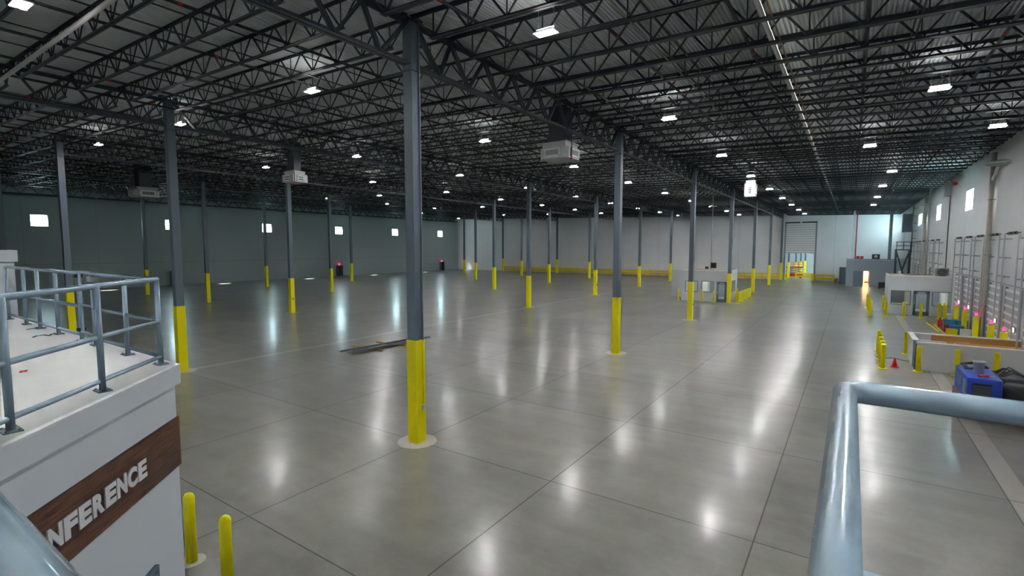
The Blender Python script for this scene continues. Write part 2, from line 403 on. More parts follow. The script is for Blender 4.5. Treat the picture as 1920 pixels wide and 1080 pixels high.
# ------------------------------------------------------------------ girders (span Y between columns)
def girder_parts(L):
    zt, zb = -.15, 10.86-12.2-.02      # relative to deck height
    leg = .125; n = 9; p = SY/9; a0 = .19; a1 = L-.19
    tc = MB()
    for sd_ in (-1, 1):
        tc.angle((0, a0, zt), (0, a1, zt), leg, .02, sd_, 1)
    seats = MB()
    for k in range(0, n+1):
        yy = min(max(k*p, a0+.1), a1-.1); tc.box(-.10, .10, yy-.07, yy+.07, zt, -.02)
    bc = MB()
    for sd_ in (-1, 1):
        bc.angle((0, a0, zb), (0, a1, zb), leg, .02, sd_, -1)
    wb = MB()
    bn = [.68*p] + [(k+.5)*p for k in range(1, n-1)] + [(n-.68)*p]
    def mem(ya, yb, w_=.085):
        A = Vector((0, ya, zt-.05)); B = Vector((0, yb, zb+.05))
        for sx in (-.05, .05):
            wb.bar(A+Vector((sx,0,0)), B+Vector((sx,0,0)), w_*.75, w_*.55)
    mem(a0, bn[0], .11)
    for k in range(1, n):
        mem(k*p, bn[k-1]); mem(k*p, bn[k] if k < n-1+1 else bn[-1])
    mem(a1, bn[-1], .11)
    return tc.mesh('top_chord', M['girder']), bc.mesh('bottom_chord', M['girder']), wb.mesh('webbing', M['girder'])
gm = girder_parts(SY)
for i in range(6):
    x = X0-SX*i if i < 5 else XL+.45
    for j in range(-1, 6):
        y = Y0+SY*j
        if i >= 2 and j < 0: continue
        if i == 5 and j < 0: continue
        ln = LINE[i] if i < 5 else 'left wall'
        if j < 0: lab = 'dark truss girder before the first column row, %s' % ln
        else: lab = 'dark truss girder, %s span from the camera along the %s' % (ORD[j+1], ln)
        t = thing('roof_girder', lab, 'girder', (x, y, zd(x)), 'roof girders')
        for nm, me in zip(('top_chord','bottom_chord','webbing'), gm): link(nm, me, t)

# ------------------------------------------------------------------ joists (span X)
def joist_parts(L, leg, depth):
    tc, bc, wb = MB(), MB(), MB(); t = .009
    P = lambda x, z: (x, 0, z-SL*x)
    for sd_ in (-1, 1):
        tc.angle(P(.03, -.005), P(L-.03, -.005), leg, t, sd_, 1)
        bc.angle(P(.75, -depth), P(L-.75, -depth), leg, t, sd_, -1)
    n = round((L-1.7)/1.2); p = (L-1.7)/n
    bn = [.85+k*p for k in range(n+1)]
    r = .016 if L < 16 else .021
    def mem(xa, xb, rr=r):
        wb.bar(P(xa, -leg*.6), P(xb, -depth+leg*.6), rr*2)
    for k, xb in enumerate(bn):
        xl = .12 if k == 0 else (bn[k-1]+xb)/2; xr = L-.12 if k == n else (bn[k+1]+xb)/2
        mem(xl+.03, xb-.02, r*1.25); mem(xr-.03, xb+.02)
        mem(xb, xb, r*.7)
    return tc, bc, wb
BAYX = [XR] + [X0-SX*i for i in range(5)] + [XL]
BAYN = ['dock-side bay','second bay from docks','third bay from docks','fourth bay from docks','fifth bay from docks','bay along left wall']
jm = {}; cand = []
PJ = SY/9
for b in range(6):
    xa, xb = BAYX[b+1], BAYX[b]
    L = xb-xa
    leg, dp = (.082, .76) if b == 0 else (.060, .72)
    jm[b] = (joist_parts(L, leg, dp), L)
    for k in range(-6, 55):
        y = Y0+PJ*k
        if y > YF-.3: continue
        best = 0; pts = [proj((xa+L*q/8, y, zd(xa+L*q/8)-.3)) for q in range(9)]
        vis = [p for p in pts if p and -25 < p[0] < 1945 and -30 < p[1] < 1080]
        if not vis: continue
        cand.append((math.hypot((xa+xb)/2, y), b, k))
cand.sort()
far = MB(); lm = {}
for idx, (_, b, k) in enumerate(cand):
    (tc, bc, wb), L = jm[b]; xa = BAYX[b+1]; y = Y0+PJ*k
    if idx < 300:
        if b not in lm: lm[b] = (tc.mesh('top_chord', M['steel']), bc.mesh('bottom_chord', M['steel']), wb.mesh('webbing', M['steel']))
        r, q = divmod(k, 9)
        if k < 0: lab = 'dark open-web roof joist, %s before the first column row, %s' % (ORD[-k], BAYN[b])
        elif q == 0: lab = 'dark open-web roof joist over the %s column row, %s' % (ORD[r+1], BAYN[b])
        else: lab = 'dark open-web roof joist, %s beyond the %s column row, %s' % (ORD[q], ORD[r+1], BAYN[b])
        t = thing('roof_joist', lab, 'joist', (xa, y, zd(xa)), 'open-web roof joists')
        for nm, me in zip(('top_chord','bottom_chord','webbing'), lm[b]): link(nm, me, t)
    else:
        for mbx in (tc, bc, wb): far.add([(v[0]+xa, v[1]+y, v[2]+zd(xa)) for v in mbx.v], mbx.f)
if far.v:
    o = far.build('roof_joist', M['steel']); o['kind'] = 'stuff'; tag(o, 'remaining dark roof joists in the far left corner of the hall', 'joist')

# bridging angles between joists
for b in range(6):
    xa, xb = BAYX[b+1], BAYX[b]; L = xb-xa
    for q in (1/3, 2/3):
        x = xa+L*q
        y0 = -6.0
        t = MB().box(x-.02, x+.02, y0, YF-.3, zd(x)-.13, zd(x)-.10).box(x-.02, x+.02, y0, YF-.3, zd(x)-.70, zd(x)-.67).build('bridging_angle', M['steel'])
        tag(t, 'thin steel bridging angles crossing the joists, %s line in the %s' % ('left' if q < .5 else 'right', BAYN[b]), 'bridging', 'joist bridging')

# ------------------------------------------------------------------ sprinkler branch lines, along Y
spx = [-2.15*S-.0, .05*S, 2.45*S, -4.5*S, -6.7*S] + [-11.2*S-2.42*S*k for k in range(24)]
spx = sorted([x + (.45 if min(abs(x-X0+SX*q) for q in range(5)) < .4 else 0) for x in spx if x > XL+1.5], reverse=True)
for n_, x in enumerate(spx):
    zp = zd(x)-.58; y0 = -6.0
    p = MB().tube([(x, y0, zp), (x, YF-1.2, zp)], .045, 8).build('sprinkler_pipe', M['sprinkler'])
    tag(p, 'dark sprinkler pipe with red couplings under the roof, %s from the dock wall' % ORD[n_+1], 'pipe', 'sprinkler branch pipes')
    cm = MB().tube([(0, -.05, 0), (0, .05, 0)], .052, 10).mesh('coupling', M['red'])
    y = 5.5+(n_*2.3) % 5.5
    while y < 70: link('coupling', cm, p, (x, y, zp)); y += 6.4

# white mains and conduits
x = -1.72*S; zp = 9.32*S
t = thing('white_pipe', 'long white pipe running away under the roof of the dock-side bay', 'pipe', (x, 9, zp))
MB().tube([(0, 0, 0), (0, YF-11, 0)], .068, 14).build('main_run', M['whitepipe'], t, smooth=True)
MB().tube([(0, 3.0, 0), (1.5, 3.0, 0)], .04, 10).build('side_branch', M['whitepipe'], t)
for yy in (16, 32, 48): MB().tube([(0, yy, 0), (.4, yy, -.02)], .05, 10).build('side_branch', M['whitepipe'], t)
a = G(222, 0, 9.3*S); a.y = 4.9
t = MB().tube([(-12.6, 4.88, 9.33*S), (-26.0, 4.88, 9.33*S)], .062, 14).build('white_pipe', M['whitepipe'], smooth=True)
tag(t, 'thick white pipe crossing the roof joists at the upper left corner', 'pipe')
t = MB().tube([(-1.49*S, 8, 9.1*S+.02), (-1.49*S, 30, 9.1*S+.02)], .022, 8).build('gas_pipe', mat('gas_pipe_paint', (.22, .12, .03), .5, 0, .2, 3)); tag(t, 'thin rust brown pipe beside the long white roof pipe', 'pipe')
t = MB().tube([(-3.92*S, 9, 9.2*S), (-3.92*S, 30, 9.2*S)], .02, 8).build('gas_pipe', M['beige']); tag(t, 'thin tan conduit under the roof, left of the white roof pipe', 'pipe')

# ------------------------------------------------------------------ high bay lights
body_me = MB().box(-.29, .29, -.16, .16, 0, .03).box(-.26, .26, -.035, .035, .03, .12).mesh('housing', M['fixture'])
lens_me = MB().box(-.26, .26, -.045, .045, -.010, 0).mesh('lens', M['lens'])
up_me = MB().box(-.24, .24, -.038, .038, 0, .012).mesh('added_uplight', M['uplight_fill'])  # added fill strip facing the deck, not part of the real fixture
chain_me = MB().tube([(-.22, 0, .1), (-.22, 0, 1.03)], .006, 5).tube([(.22, 0, .1), (.22, 0, 1.01)], .006, 5).mesh('hanger', M['galv'])
lamps = []
for cx_, rows in ((-5.3, range(1, 11)), (-13.05, range(1, 10)), (-21.3, range(1, 10)), (-29.7, range(1, 9)), (-38.3, (4, 6, 8)), (-46.4, (4, 5, 6, 8)), (-56.8, (7,)), (-62.9, (9,))):
    for r in rows:
        yy = .85+8.19*r
        if yy*S < YF-1.5: lamps.append((cx_*S, yy*S, None))
for p in ((1.7,17.5),(.4,25.8),(3.9,23.7),(1.6,34.8),(1.5,42.6),(1.5,51.6),(1.5,60.8),(-12.9,2.9)): lamps.append((p[0]*S, p[1]*S, None))
lamps.sort(key=lambda p: math.hypot(p[0], p[1]))
off = [(1.6,9.0),(-5.3,.8),(2.2,.8),(-21.3,.8),(-5.3,-7.4),(-13.0,-7.4),(-21.3,-7.4),(2.2,-7.4)]
hid = [(a*S, b*S, 1) for a, b in off]
byrow = {}
for (x, y, h_) in lamps+hid:
    t = thing('high_bay_light', '', 'ceiling light', (x, y, zd(x)-1.02), 'high bay lights')
    link('housing', body_me, t); link('lens', lens_me, t, (0, -.085, 0)); link('lens', lens_me, t, (0, .085, 0)); link('added_uplight', up_me, t, (0, -.095, .03)); link('added_uplight', up_me, t, (0, .095, .03)); link('hanger', chain_me, t)
    c = min(range(9), key=lambda q: abs([1.5,-5.3,-13.05,-21.3,-29.7,-38.3,-46.4,-56.8,-62.9][q]-x/S))
    byrow.setdefault(c, []).append((y, t, h_))
COLN = ['lamp row nearest the dock wall', 'lamp row right of nearest column line', 'lamp row left of nearest column line',
        'fourth lamp row from docks', 'fifth lamp row from docks', 'sixth lamp row from docks', 'seventh lamp row from docks', 'far left of the hall', 'far left corner of the hall']
hn = 0
for c, ls in byrow.items():
    ls.sort(key=lambda q: q[0]); n_ = 0
    for y, t, h_ in ls:
        if h_: hn += 1; t['label'] = 'lit ceiling light above or behind the camera platform, %s from the docks' % ORD[hn]
        else:
            n_ += 1; t['label'] = 'lit twin-strip ceiling light, %s from camera in %s' % (ORD[n_], COLN[c])

# ------------------------------------------------------------------ hanging air units
def air_unit(loc, lab, wx, wy, h, kind):
    t = thing('air_unit', lab, 'air conditioner', loc)
    c = .16*wx
    if kind == 'oct':
        poly = [(-wx/2+c,-wy/2),(wx/2-c,-wy/2),(wx/2,-wy/2+c),(wx/2,wy/2-c),(wx/2-c,wy/2),(-wx/2+c,wy/2),(-wx/2,wy/2-c),(-wx/2,-wy/2+c)]
    else: poly = [(-wx/2,-wy/2),(wx/2,-wy/2),(wx/2,wy/2),(-wx/2,wy/2)]
    MB().prism(poly, 0, h).build('casing', M['hvac'], t, bevel=.02)
    MB().box(-wx*.40, wx*.40, -wy*.40, wy*.40, h, h+.20).box(-wx*.43, wx*.43, -wy*.43, wy*.43, h+.18, h+.24).build('plenum', M['hvac'], t)
    MB().box(-wx*.26, wx*.26, -wy*.26, wy*.26, h+.24, 12.6-loc[2]-.022*(loc[0]+10.5)-.3).build('duct', M['girder'], t)
    for (ax, sgn) in (('y',-1),('x',1),('y',1),('x',-1)):
        ln = (wx if ax == 'y' else wy)-2*c-.16; fr = MB(); lv = MB(); dk = MB()
        d = (wy if ax == 'y' else wx)/2*sgn
        def put(mb, a0, a1, d0, d1, z0, z1):
            d0, d1 = sorted((d+sgn*d0, d+sgn*d1))
            if ax == 'y': mb.box(a0, a1, d0, d1, z0, z1)
            else: mb.box(d0, d1, a0, a1, z0, z1)
        z0, z1 = h*.14, h*.86
        put(fr, -ln/2, ln/2, 0, .05, z0, z0+.07); put(fr, -ln/2, ln/2, 0, .05, z1-.07, z1)
        put(fr, -ln/2, -ln/2+.08, 0, .05, z0, z1); put(fr, ln/2-.08, ln/2, 0, .05, z0, z1)
        put(dk, -ln/2+.07, ln/2-.07, 0, .008, z0+.06, z1-.06)
        n = 14
        for q in range(n):
            a = -ln/2+.11+(ln-.22)*q/(n-1)
            if kind == 'oct': put(lv, a-.012, a+.012, .005, .04, z0+.06, z1-.06)
        if kind != 'oct':
            for q in range(4):
                zz = z0+.14+(z1-z0-.28)*q/3; put(lv, -ln/2+.07, ln/2-.07, .005, .04, zz-.014, zz+.014)
        g = fr.build('grille_frame', M['letter'], t); dk.build('grille_back', M['black'], g); lv.build('louvres', M['hvac'], g)
    return t
p = G(1050, 301, 7.95*S+.0)
u = air_unit((p.x, p.y, p.z), 'octagonal white air unit hanging under the roof right of the central column', 1.5, 1.5, .52, 'oct')
MB().tube([(.92, -.6, -.06), (.92, -.6, 1.9)], .03, 8).build('drop_pipe', M['sprinkler'], u); MB().tube([(.92, -.6, -.12), (.92, -.6, -.03)], .055, 8).build('valve', M['red'], u)
p = G(553, 343, 8.1*S)
u = air_unit((p.x, p.y, p.z), 'white boxy air unit hanging under the roof left of the central column', 1.25, 1.05, .50, 'box')
MB().tube([(.72, -.5, -.15), (.72, -.5, 1.6)], .03, 8).build('drop_pipe', M['sprinkler'], u); MB().tube([(.72, -.5, -.2), (.72, -.5, -.05)], .055, 8).build('valve', M['red'], u)
p = G(1407, 369, 7.85*S)
air_unit((p.x, p.y, p.z), 'small white air unit with dark louvres hanging over the aisle in dock-side bay', .78, .6, 1.0, 'box')
p = G(270, 370, 8.3*S)
air_unit((p.x, p.y, p.z), 'dim white air unit hanging under the roof at the far left', 1.9, 1.9, .6, 'oct')

# ================================================================== LEFT MEZZANINE (conference room) -- heights relative to camera
DZ = H-1.46                                    # deck top
C0 = Vector((-6.95, 2.78)); DD = Vector((.69, -.724)).normalized(); NN = Vector((-DD.y, DD.x))   # wall line runs from the corner toward the camera platform
def wp(s, off=0): v = C0 + DD*s + NN*off; return (v.x, v.y)
end = 4.6
deckpoly = [wp(0), wp(end), (wp(end)[0]-2, -4), (-24, -4), (-24, 2.78)]
struct('wall_mezzanine', MB().prism([wp(.02,-.04), wp(end,-.04), (wp(end)[0]-2, -4), (-24, -4), (-24, 2.74), wp(.02,-.04)][:5], 0, DZ-.03), M['white'])
struct('floor_mezzanine', MB().prism(deckpoly, DZ-.03, DZ), M['deckfloor'])
# fascia
struct('trim_2', MB().prism([wp(-.0,.022), wp(end,.022), wp(end,-.06), wp(.03,-.06)], DZ-.235, DZ-.002).prism([(-24,2.80),(-6.96,2.80),(-7.0,2.70),(-24,2.70)], DZ-.235, DZ-.002), M['white'])
tr = struct('trim_3', MB().prism([wp(-.01,.027), wp(end,.027), wp(end,-.03), wp(.0,-.03)], DZ-.012, DZ+.006), M['letter'])
# white boxed stair head at the far end of the deck
b = struct('wall_stairhead', MB().box(-17.5, -14.45, .3, 2.84, 0, DZ+1.17), M['white'])
struct('trim_4', MB().box(-17.5, -14.40, .24, 2.89, DZ+1.17, DZ+1.41), M['white'])

ang = math.atan2(-DD.y, -DD.x)                  # local x runs toward the corner (left to right in view)
sign = thing('wall_sign', 'dark walnut plank band with raised white CONFERENCE letters on mezzanine wall', 'sign', (*wp(0, -.04), H-2.43), rz=ang)
# local frame: x toward the corner, -y outward? outward normal in local
# outward is NN; local y axis = rot90(local x)
ly = Vector((-math.sin(ang), math.cos(ang))); sg = 1 if ly.dot(NN) > 0 else -1
bb = MB().box(-3.6, -.005, min(0, sg*.022), max(0, sg*.022), -.31, .31).build('backboard', M['planks'], sign)
word = 'CONFERENCE'; pitch = .187
for i, ch in enumerate(word):
    cu = bpy.data.curves.new('letter', 'FONT'); cu.body = ch; cu.size = .26; cu.extrude = .007; cu.offset = .014; cu.align_x = 'CENTER'
    tmp = bpy.data.objects.new('tmp', cu); C.objects.link(tmp)
    dg = bpy.context.evaluated_depsgraph_get(); me = bpy.data.meshes.new_from_object(tmp.evaluated_get(dg)); bpy.data.objects.remove(tmp)
    me.materials.clear(); me.materials.append(M['letter'])
    xs = [v.co.x for v in me.vertices]; wd = max(xs)-min(xs); mid = (max(xs)+min(xs))/2
    ys = [v.co.y for v in me.vertices]; y0_, y1_ = min(ys), max(ys)
    for v in me.vertices:
        v.co.x = (v.co.x-mid)*(.168/wd); v.co.y = (v.co.y-y0_)/(y1_-y0_)*.21
    o = link('letter', me, sign)
    xc = -.885-(9-i)*pitch
    o.rotation_euler = (math.pi/2, 0, 0) if sg < 0 else (math.pi/2, 0, math.pi)
    o.location = (xc, sg*.030, -.105)
    if sg > 0: o.location.x = xc
# door in the conference wall
dx = .70
dd = struct('door_2', MB().prism([wp(dx, -.035), wp(dx+.95, -.035), wp(dx+.95, .01), wp(dx, .01)], 0, 2.13), M['greyblue'])
MB().prism([wp(dx+.05, -.03), wp(dx+.90, -.03), wp(dx+.90, .018), wp(dx+.05, .018)], .02, 2.07).build('leaf', mat('door_leaf_blue', (.16, .27, .40), .45, 0, .05, 3), dd)
v0 = wp(dx+.82, .06); MB().tube([(v0[0], v0[1], 1.0), (v0[0], v0[1], 1.12)], .02, 8).build('handle', M['galv'], dd)

# railings
PR = .030
def railing(name, lab, runs, posts, joins=True):
    t = thing(name, lab, 'railing', (0, 0, 0))
    tops = MB()
    for run in runs: tops.tube([(x, y, DZ+1.07) for x, y in run], PR, 16)
    tops.build('top_rail', M['rail'], t, smooth=True)
    for nm, hz, rr in (('mid_rail', .55, PR*.86), ('bottom_rail', .10, PR*.80)):
        mb = MB()
        for run in runs: mb.tube([(x, y, DZ+hz) for x, y in run], rr, 14)
        mb.build(nm, M['rail'], t, smooth=True)
    for x, y in posts:
        p = MB().tube([(x, y, DZ), (x, y, DZ+1.07)], PR*.98, 16).build('post', M['rail'], t, smooth=True)
        pl = MB().box(x-.085, x+.085, y-.06, y+.06, DZ, DZ+.012)
        for sx in (-1, 1):
            for sy in (-1, 1): pl.lathe((x+sx*.065, y+sy*.04, DZ+.012), [(.01,0),(.01,.012)], 6)
        pl.build('base_plate', M['greyblue'], p)
    return t
cpt = (-7.12, 2.66); ryy = 2.655
fr_posts = [cpt, (-6.28, 1.815), (-5.50, .985), (-4.66, .10)]
sd_posts = [(-8.14, ryy), (-9.32, ryy), (-9.93, ryy), (-11.07, ryy), (-12.1, ryy), (-12.97, ryy), (-14.2, ryy)]
rl = railing('mezzanine_railing', 'blue-grey pipe railing round the white conference room deck at left', [[(-4.66, .10), cpt, (-9.33, ryy)], [(-9.93, ryy), (-14.2, ryy)]], fr_posts+sd_posts)
# swing gate between two posts
g = thing('railing_gate', 'short blue-grey pipe gate closing the gap in the mezzanine railing', 'gate', (-9.93, ryy, DZ))
MB().tube([(.05, 0, 1.09), (.57, 0, 1.09)], PR*.9, 12).tube([(.05, 0, .15), (.57, 0, .15)], PR*.8, 12).tube([(.05, 0, .15), (.05, 0, 1.09)], PR*.8, 12).tube([(.57, 0, .15), (.57, 0, 1.09)], PR*.8, 12).build('gate_frame', M['rail'], g)
MB().tube([(.05, 0, .58), (.57, 0, .58)], PR*.7, 12).build('gate_mid_rail', M['rail'], g)
for zz in (.16, 1.0): MB().box(-.05, .03, -.05, .05, zz, zz+.05).build('hinge', M['black'], g)
MB().box(.55, .68, -.05, .05, .96, 1.03).build('latch', M['galv'], g)

# scraps lying on the deck
for n_, (px, py, c, lb) in enumerate(((68, 617, 'black', 'crumpled black strap lying on the white deck by the railing'), (78, 631, 'black', 'torn black plastic scrap on the deck, nearer the camera'), (44, 699, 'red', 'tiny red scrap lying on the mezzanine deck'))):
    p = G(px, py, DZ); mb = MB()
    pts = [(p.x+.12*math.sin(k*1.7+n_)*(.6 if c == 'black' else .12), p.y+(.05*k-.12)*(1 if c == 'black' else .2), DZ+.012+.012*(k % 2)) for k in range(6)]
    for q in range(5): mb.bar(pts[q], pts[q+1], .03, .008)
    tag(mb.build('strap_scrap' if c == 'black' else 'plastic_scrap', M[c]), lb, 'debris')

# camera platform railing + deck
r2 = thing('platform_railing', 'thick blue-grey pipe railing in the near foreground, bending at the lower right', 'railing', (0, 0, 0))
def arc(c, r, a0, a1, n=6): return [(c[0]+r*math.cos(a0+(a1-a0)*i/n), c[1]+r*math.sin(a0+(a1-a0)*i/n)) for i in range(n+1)]
path = [(-3.2, .152), (-.02, .152), (0.0, .175), (0.0, 1.595), (.03, 1.627), (5.2, 1.627)]
for nm, hz, rr in (('top_rail', 1.07, PR), ('mid_rail', .55, PR*.86), ('bottom_rail', .10, PR*.8)):
    MB().tube([(x, y, DZ+hz) for x, y in path], rr, 24).build(nm, M['rail'], r2, smooth=True)
for x, y in ((0, 1.627), (0, .152), (-1.6, .152), (-3.2, .152), (1.55, 1.627), (3.1, 1.627), (5.2, 1.627)):
    p = MB().tube([(x, y, DZ), (x, y, DZ+1.07)], PR*.98, 20).build('post', M['rail'], r2, smooth=True)
    MB().box(x-.085, x+.085, y-.06, y+.06, DZ, DZ+.012).build('base_plate', M['greyblue'], p)
struct('floor_platform', MB().prism([(-.12,-6),(6.9,-6),(6.9,1.75),(-.12,1.75)], DZ-.25, DZ).prism([(-3.5,-6),(-.12,-6),(-.12,.28),(-3.5,.28)], DZ-.25, DZ), M['deckfloor'])
struct('wall_platform', MB().box(-3.4, 6.9, -5.9, -1.5, 0, DZ-.25).box(.3, 6.9, -1.5, 1.5, 0, DZ-.25), M['white'])

# ================================================================== bollards near the conference wall
def bollard(p, h, r, lab, base=None, dome=True, grp='yellow pipe bollards'):
    t = thing('bollard', lab, 'bollard', (p[0], p[1], 0), grp)
    pr = [(r,0),(r,h-r)] + ([(r*math.cos(a), h-r+r*math.sin(a)) for a in (.35,.7,1.05,1.35)] if dome else [(r,h)])
    MB().lathe((0,0,0), pr, 20).build('post', M['yellow'], t, smooth=True)
    if base == 'plate': MB().lathe((0,0,0), [(r*2.1,0),(r*2.1,.03),(r*1.9,.035)], 16).build('base_plate', M['yellow'], t)
    if base == 'pad': MB().lathe((0,0,0), [(r*2.4,0),(r*2.4,.006)], 20).build('grout_pad', M['concrete'], t)
    return t
p = G(360, 1052); bollard((p.x, p.y), 1.31, .095, 'tall yellow bollard partly hidden by the conference wall corner', 'pad')
p = G(421, 966, 1.31); bollard((p.x, p.y), 1.31, .095, 'tall yellow bollard cut by the bottom edge, right of the conference wall', 'pad')

# ================================================================== steel strips and timbers on the floor
zt = .115
for (a, b, wd, lb) in (((635,661),(778,634),.34,'leftmost long dark steel strip resting on timbers on the open floor'),
                       ((656,664),(800,632),.40,'middle long dark steel strip of the bundle lying on the floor'),
                       ((700,655),(805,632.5),.20,'rightmost thin steel strip of the bundle, its end showing past the column')):
    A = G(a[0], a[1]-2, zt); B = G(b[0], b[1], zt)
    o = thing('steel_strip', lb, 'steel strip', (A.x, A.y, 0), 'steel strips on the floor')
    d = (B-A); d.z = 0; r = d.normalized().cross(Vector((0,0,1)))
    MB().bar((0,0,zt), (d.x,d.y,zt), wd, .02).build('flat', M['strip'], o)
    MB().bar(tuple(r*wd*.5+Vector((0,0,zt+.025))), tuple(d+r*wd*.5+Vector((0,0,zt+.04))), .02, .10).build('lip', M['strip'], o)
for (a, b, lb) in (((663,648),(716,657),'short yellow pine timber under the near end of the steel strips'), ((706,641),(762,648),'short yellow pine timber under the far end of the steel strips')):
    A = G(*a, .05); B = G(*b, .05)
    tag(MB().bar((A.x, A.y, .05), (B.x, B.y, .05), .12, .10).build('timber', M['wood'], bevel=.006), lb, 'timber')

# ================================================================== OFFICE 1 (mid hall, beside the column line)
def lit_box(name, lab, x0, x1, y0, y1, h, openings, wallm, side_open=None, door_idx=None, blinds=()):
    t = thing(name, lab, 'office booth', (x0, y0, 0))
    th = .12; mb = MB()
    cur = x0
    for (a, b, za, zb) in sorted(openings):
        mb.box(cur-x0, a-x0, 0, th, 0, h)
        if za > 0: mb.box(a-x0, b-x0, 0, th, 0, za)
        mb.box(a-x0, b-x0, 0, th, zb, h); cur = b
    mb.box(cur-x0, x1-x0, 0, th, 0, h)
    mb.box(0, th, th, y1-y0, 0, h); mb.box(0, x1-x0, y1-y0-th, y1-y0, 0, h)
    W = x1-x0; D = y1-y0
    if side_open:
        a, b, za, zb = side_open; a -= y0; b -= y0
        mb.box(W-th, W, th, a, 0, h).box(W-th, W, b, D, 0, h).box(W-th, W, a, b, 0, za).box(W-th, W, a, b, zb, h)
    else: mb.box(W-th, W, th, D, 0, h)
    mb.build('wall_shell', wallm, t)
    MB().box(.05, W-.05, .05, D-.05, h-.16, h-.04).build('roof_panel', M['plywood'], t)
    MB().box(-.02, W+.02, -.03, th, h-.02, h+.04).box(-.02, th, -.03, D, h-.02, h+.04).box(W-th, W+.02, -.03, D, h-.02, h+.04).build('parapet_cap', M['white'], t)
    MB().box(th, W-th, th, D-th, .0, .02).build('booth_floor', M['midgrey'], t)
    MB().box(W*.25, W*.75, D*.4, D*.6, h-.26, h-.18).build('interior_light', M['lens2'], t)
    MB().box(th, W-th, D-th-.03, D-th, .1, h-.2).build('interior_lining', M['midgrey'], t)
    MB().box(W*.36, W*.40, th+.3, D-th, .02, h-.2).build('interior_partition', M['office_in'], t)
    for n_, (a, b, za, zb) in enumerate(openings):
        a -= x0; b -= x0; fr = MB(); e = .05 if za > 0 else .0
        fw_ = .06
        for bx in ((a, b, za, za+fw_), (a, b, zb-fw_, zb), (a, a+fw_, za, zb), (b-fw_, b, za, zb)): fr.box(bx[0], bx[1], -.02, .06, bx[2], bx[3])
        if za > 0:
            f = fr.build('window_frame', M['greyblue'], t); MB().box(a+.04, b-.04, .02, .03, za+.04, zb-.04).build('pane', M['glass'], f)
            if n_ in blinds: MB().box(a+.07, b-.07, .08, .10, za+.07, zb-.07).build('blind', M['letter'], f)
        else:
            # glazed door
            f = MB().box(a, a+.2, .0, .06, 0, zb).box(b-.2, b, .0, .06, 0, zb).box(a, b, .0, .06, 0, .35).box(a, b, .0, .06, zb-.28, zb).build('door', M['greyblue'], t)
            MB().box(a+.18, b-.18, .025, .035, .33, zb-.26).build('pane', M['glass'], f)
            MB().box(a+.10, a+.14, -.07, -.03, .95, 1.15).box(a+.10, a+.14, -.07, 0, .95, .98).box(a+.10, a+.14, -.07, 0, 1.12, 1.15).build('handle', M['galv'], f)
            MB().box(a+.3, b-.3, -.012, 0, zb-.2, zb-.14).build('door_plate', M['letter'], f)
    return t
Y1 = 45.4*S
def op(x0, y0, x1, y1, Y, door=False):
    a = AY(x0, y0, Y); b = AY(x1, y1, Y); return (a.x, b.x, 0 if door else b.z, a.z)
ox0 = AY(1277, 560, Y1).x; ox1 = -8.62*S
ops = [op(1285,526,1308,547.5,Y1), op(1315.5,526.7,1338.5,548.3,Y1), op(1344,528,1361.5,565,Y1,True)]
o1 = lit_box('office_booth', 'white office booth with two windows and glazed door beside the column line', ox0, ox1, Y1, 49.5*S, 2.70*S*.985, ops, M['office'], side_open=(46.6*S, 48.5*S, .75*S, 1.76*S), blinds=(0,))
f = MB()
for a,b,c,d in ((46.6*S,48.5*S,.75*S,.75*S+.06),(46.6*S,48.5*S,1.76*S-.06,1.76*S),(46.6*S,46.6*S+.06,.75*S,1.76*S),(48.5*S-.06,48.5*S,.75*S,1.76*S)):
    f.box(ox1-ox0-.06, ox1-ox0+.02, a-Y1, b-Y1, c, d)
f = f.build('window_frame', M['greyblue'], o1); MB().box(ox1-ox0-.03, ox1-ox0-.02, 46.65*S-Y1, 48.45*S-Y1, .78*S, 1.73*S).build('pane', M['glass'], f)
# desk things seen through the glass
tk = MB().box(.3, 1.9, 2.6, 3.3, .72, .76)
for a_, b_ in ((.34,2.64),(1.82,2.64),(.34,3.22),(1.82,3.22)): tk.box(a_, a_+.05, b_, b_+.05, 0, .72)
o = tk.build('office_desk', M['office_in'], loc=(ox0+1.2, Y1, .02)); tag(o, 'pale desk inside the white office booth beside the column line', 'desk')
# set-back annex at the left
ax0 = AY(1261, 555, 48.7*S).x
an = MB().box(ax0, ox0-.02, 48.2*S, 51.5*S, 0, 2.62*S*.985).build('storage_box_room', M['office'], bevel=.02); tag(an, 'plain white windowless room adjoining the left side of the office booth', 'room')
# things on its roof
rz1 = 2.70*S*.985-.03
p = G(1338, 500, rz1+.4)
t = thing('rooftop_monitor', 'dark square equipment box standing on the office booth roof', 'equipment', (p.x, p.y, rz1-.01))
MB().box(-.28, .28, -.2, .2, .25, .85).build('case', M['black'], t, bevel=.02); MB().tube([(0,0,0),(0,0,.3)], .05, 8).build('stand', M['galv'], t); MB().box(-.2,.2,-.2,.2,0,.03).build('foot', M['galv'], t)
p = G(1326, 503, rz1+.1)
t = thing('rooftop_motor', 'small dark motor with pale arm lying on the office booth roof', 'equipment', (p.x, p.y, rz1-.01))
MB().tube([(-.2,0,.16),(.15,0,.16)], .16, 12).build('motor', M['black'], t); MB().bar((.1,0,.2),(.85,.1,.42),.1).build('arm', M['whitepipe'], t)

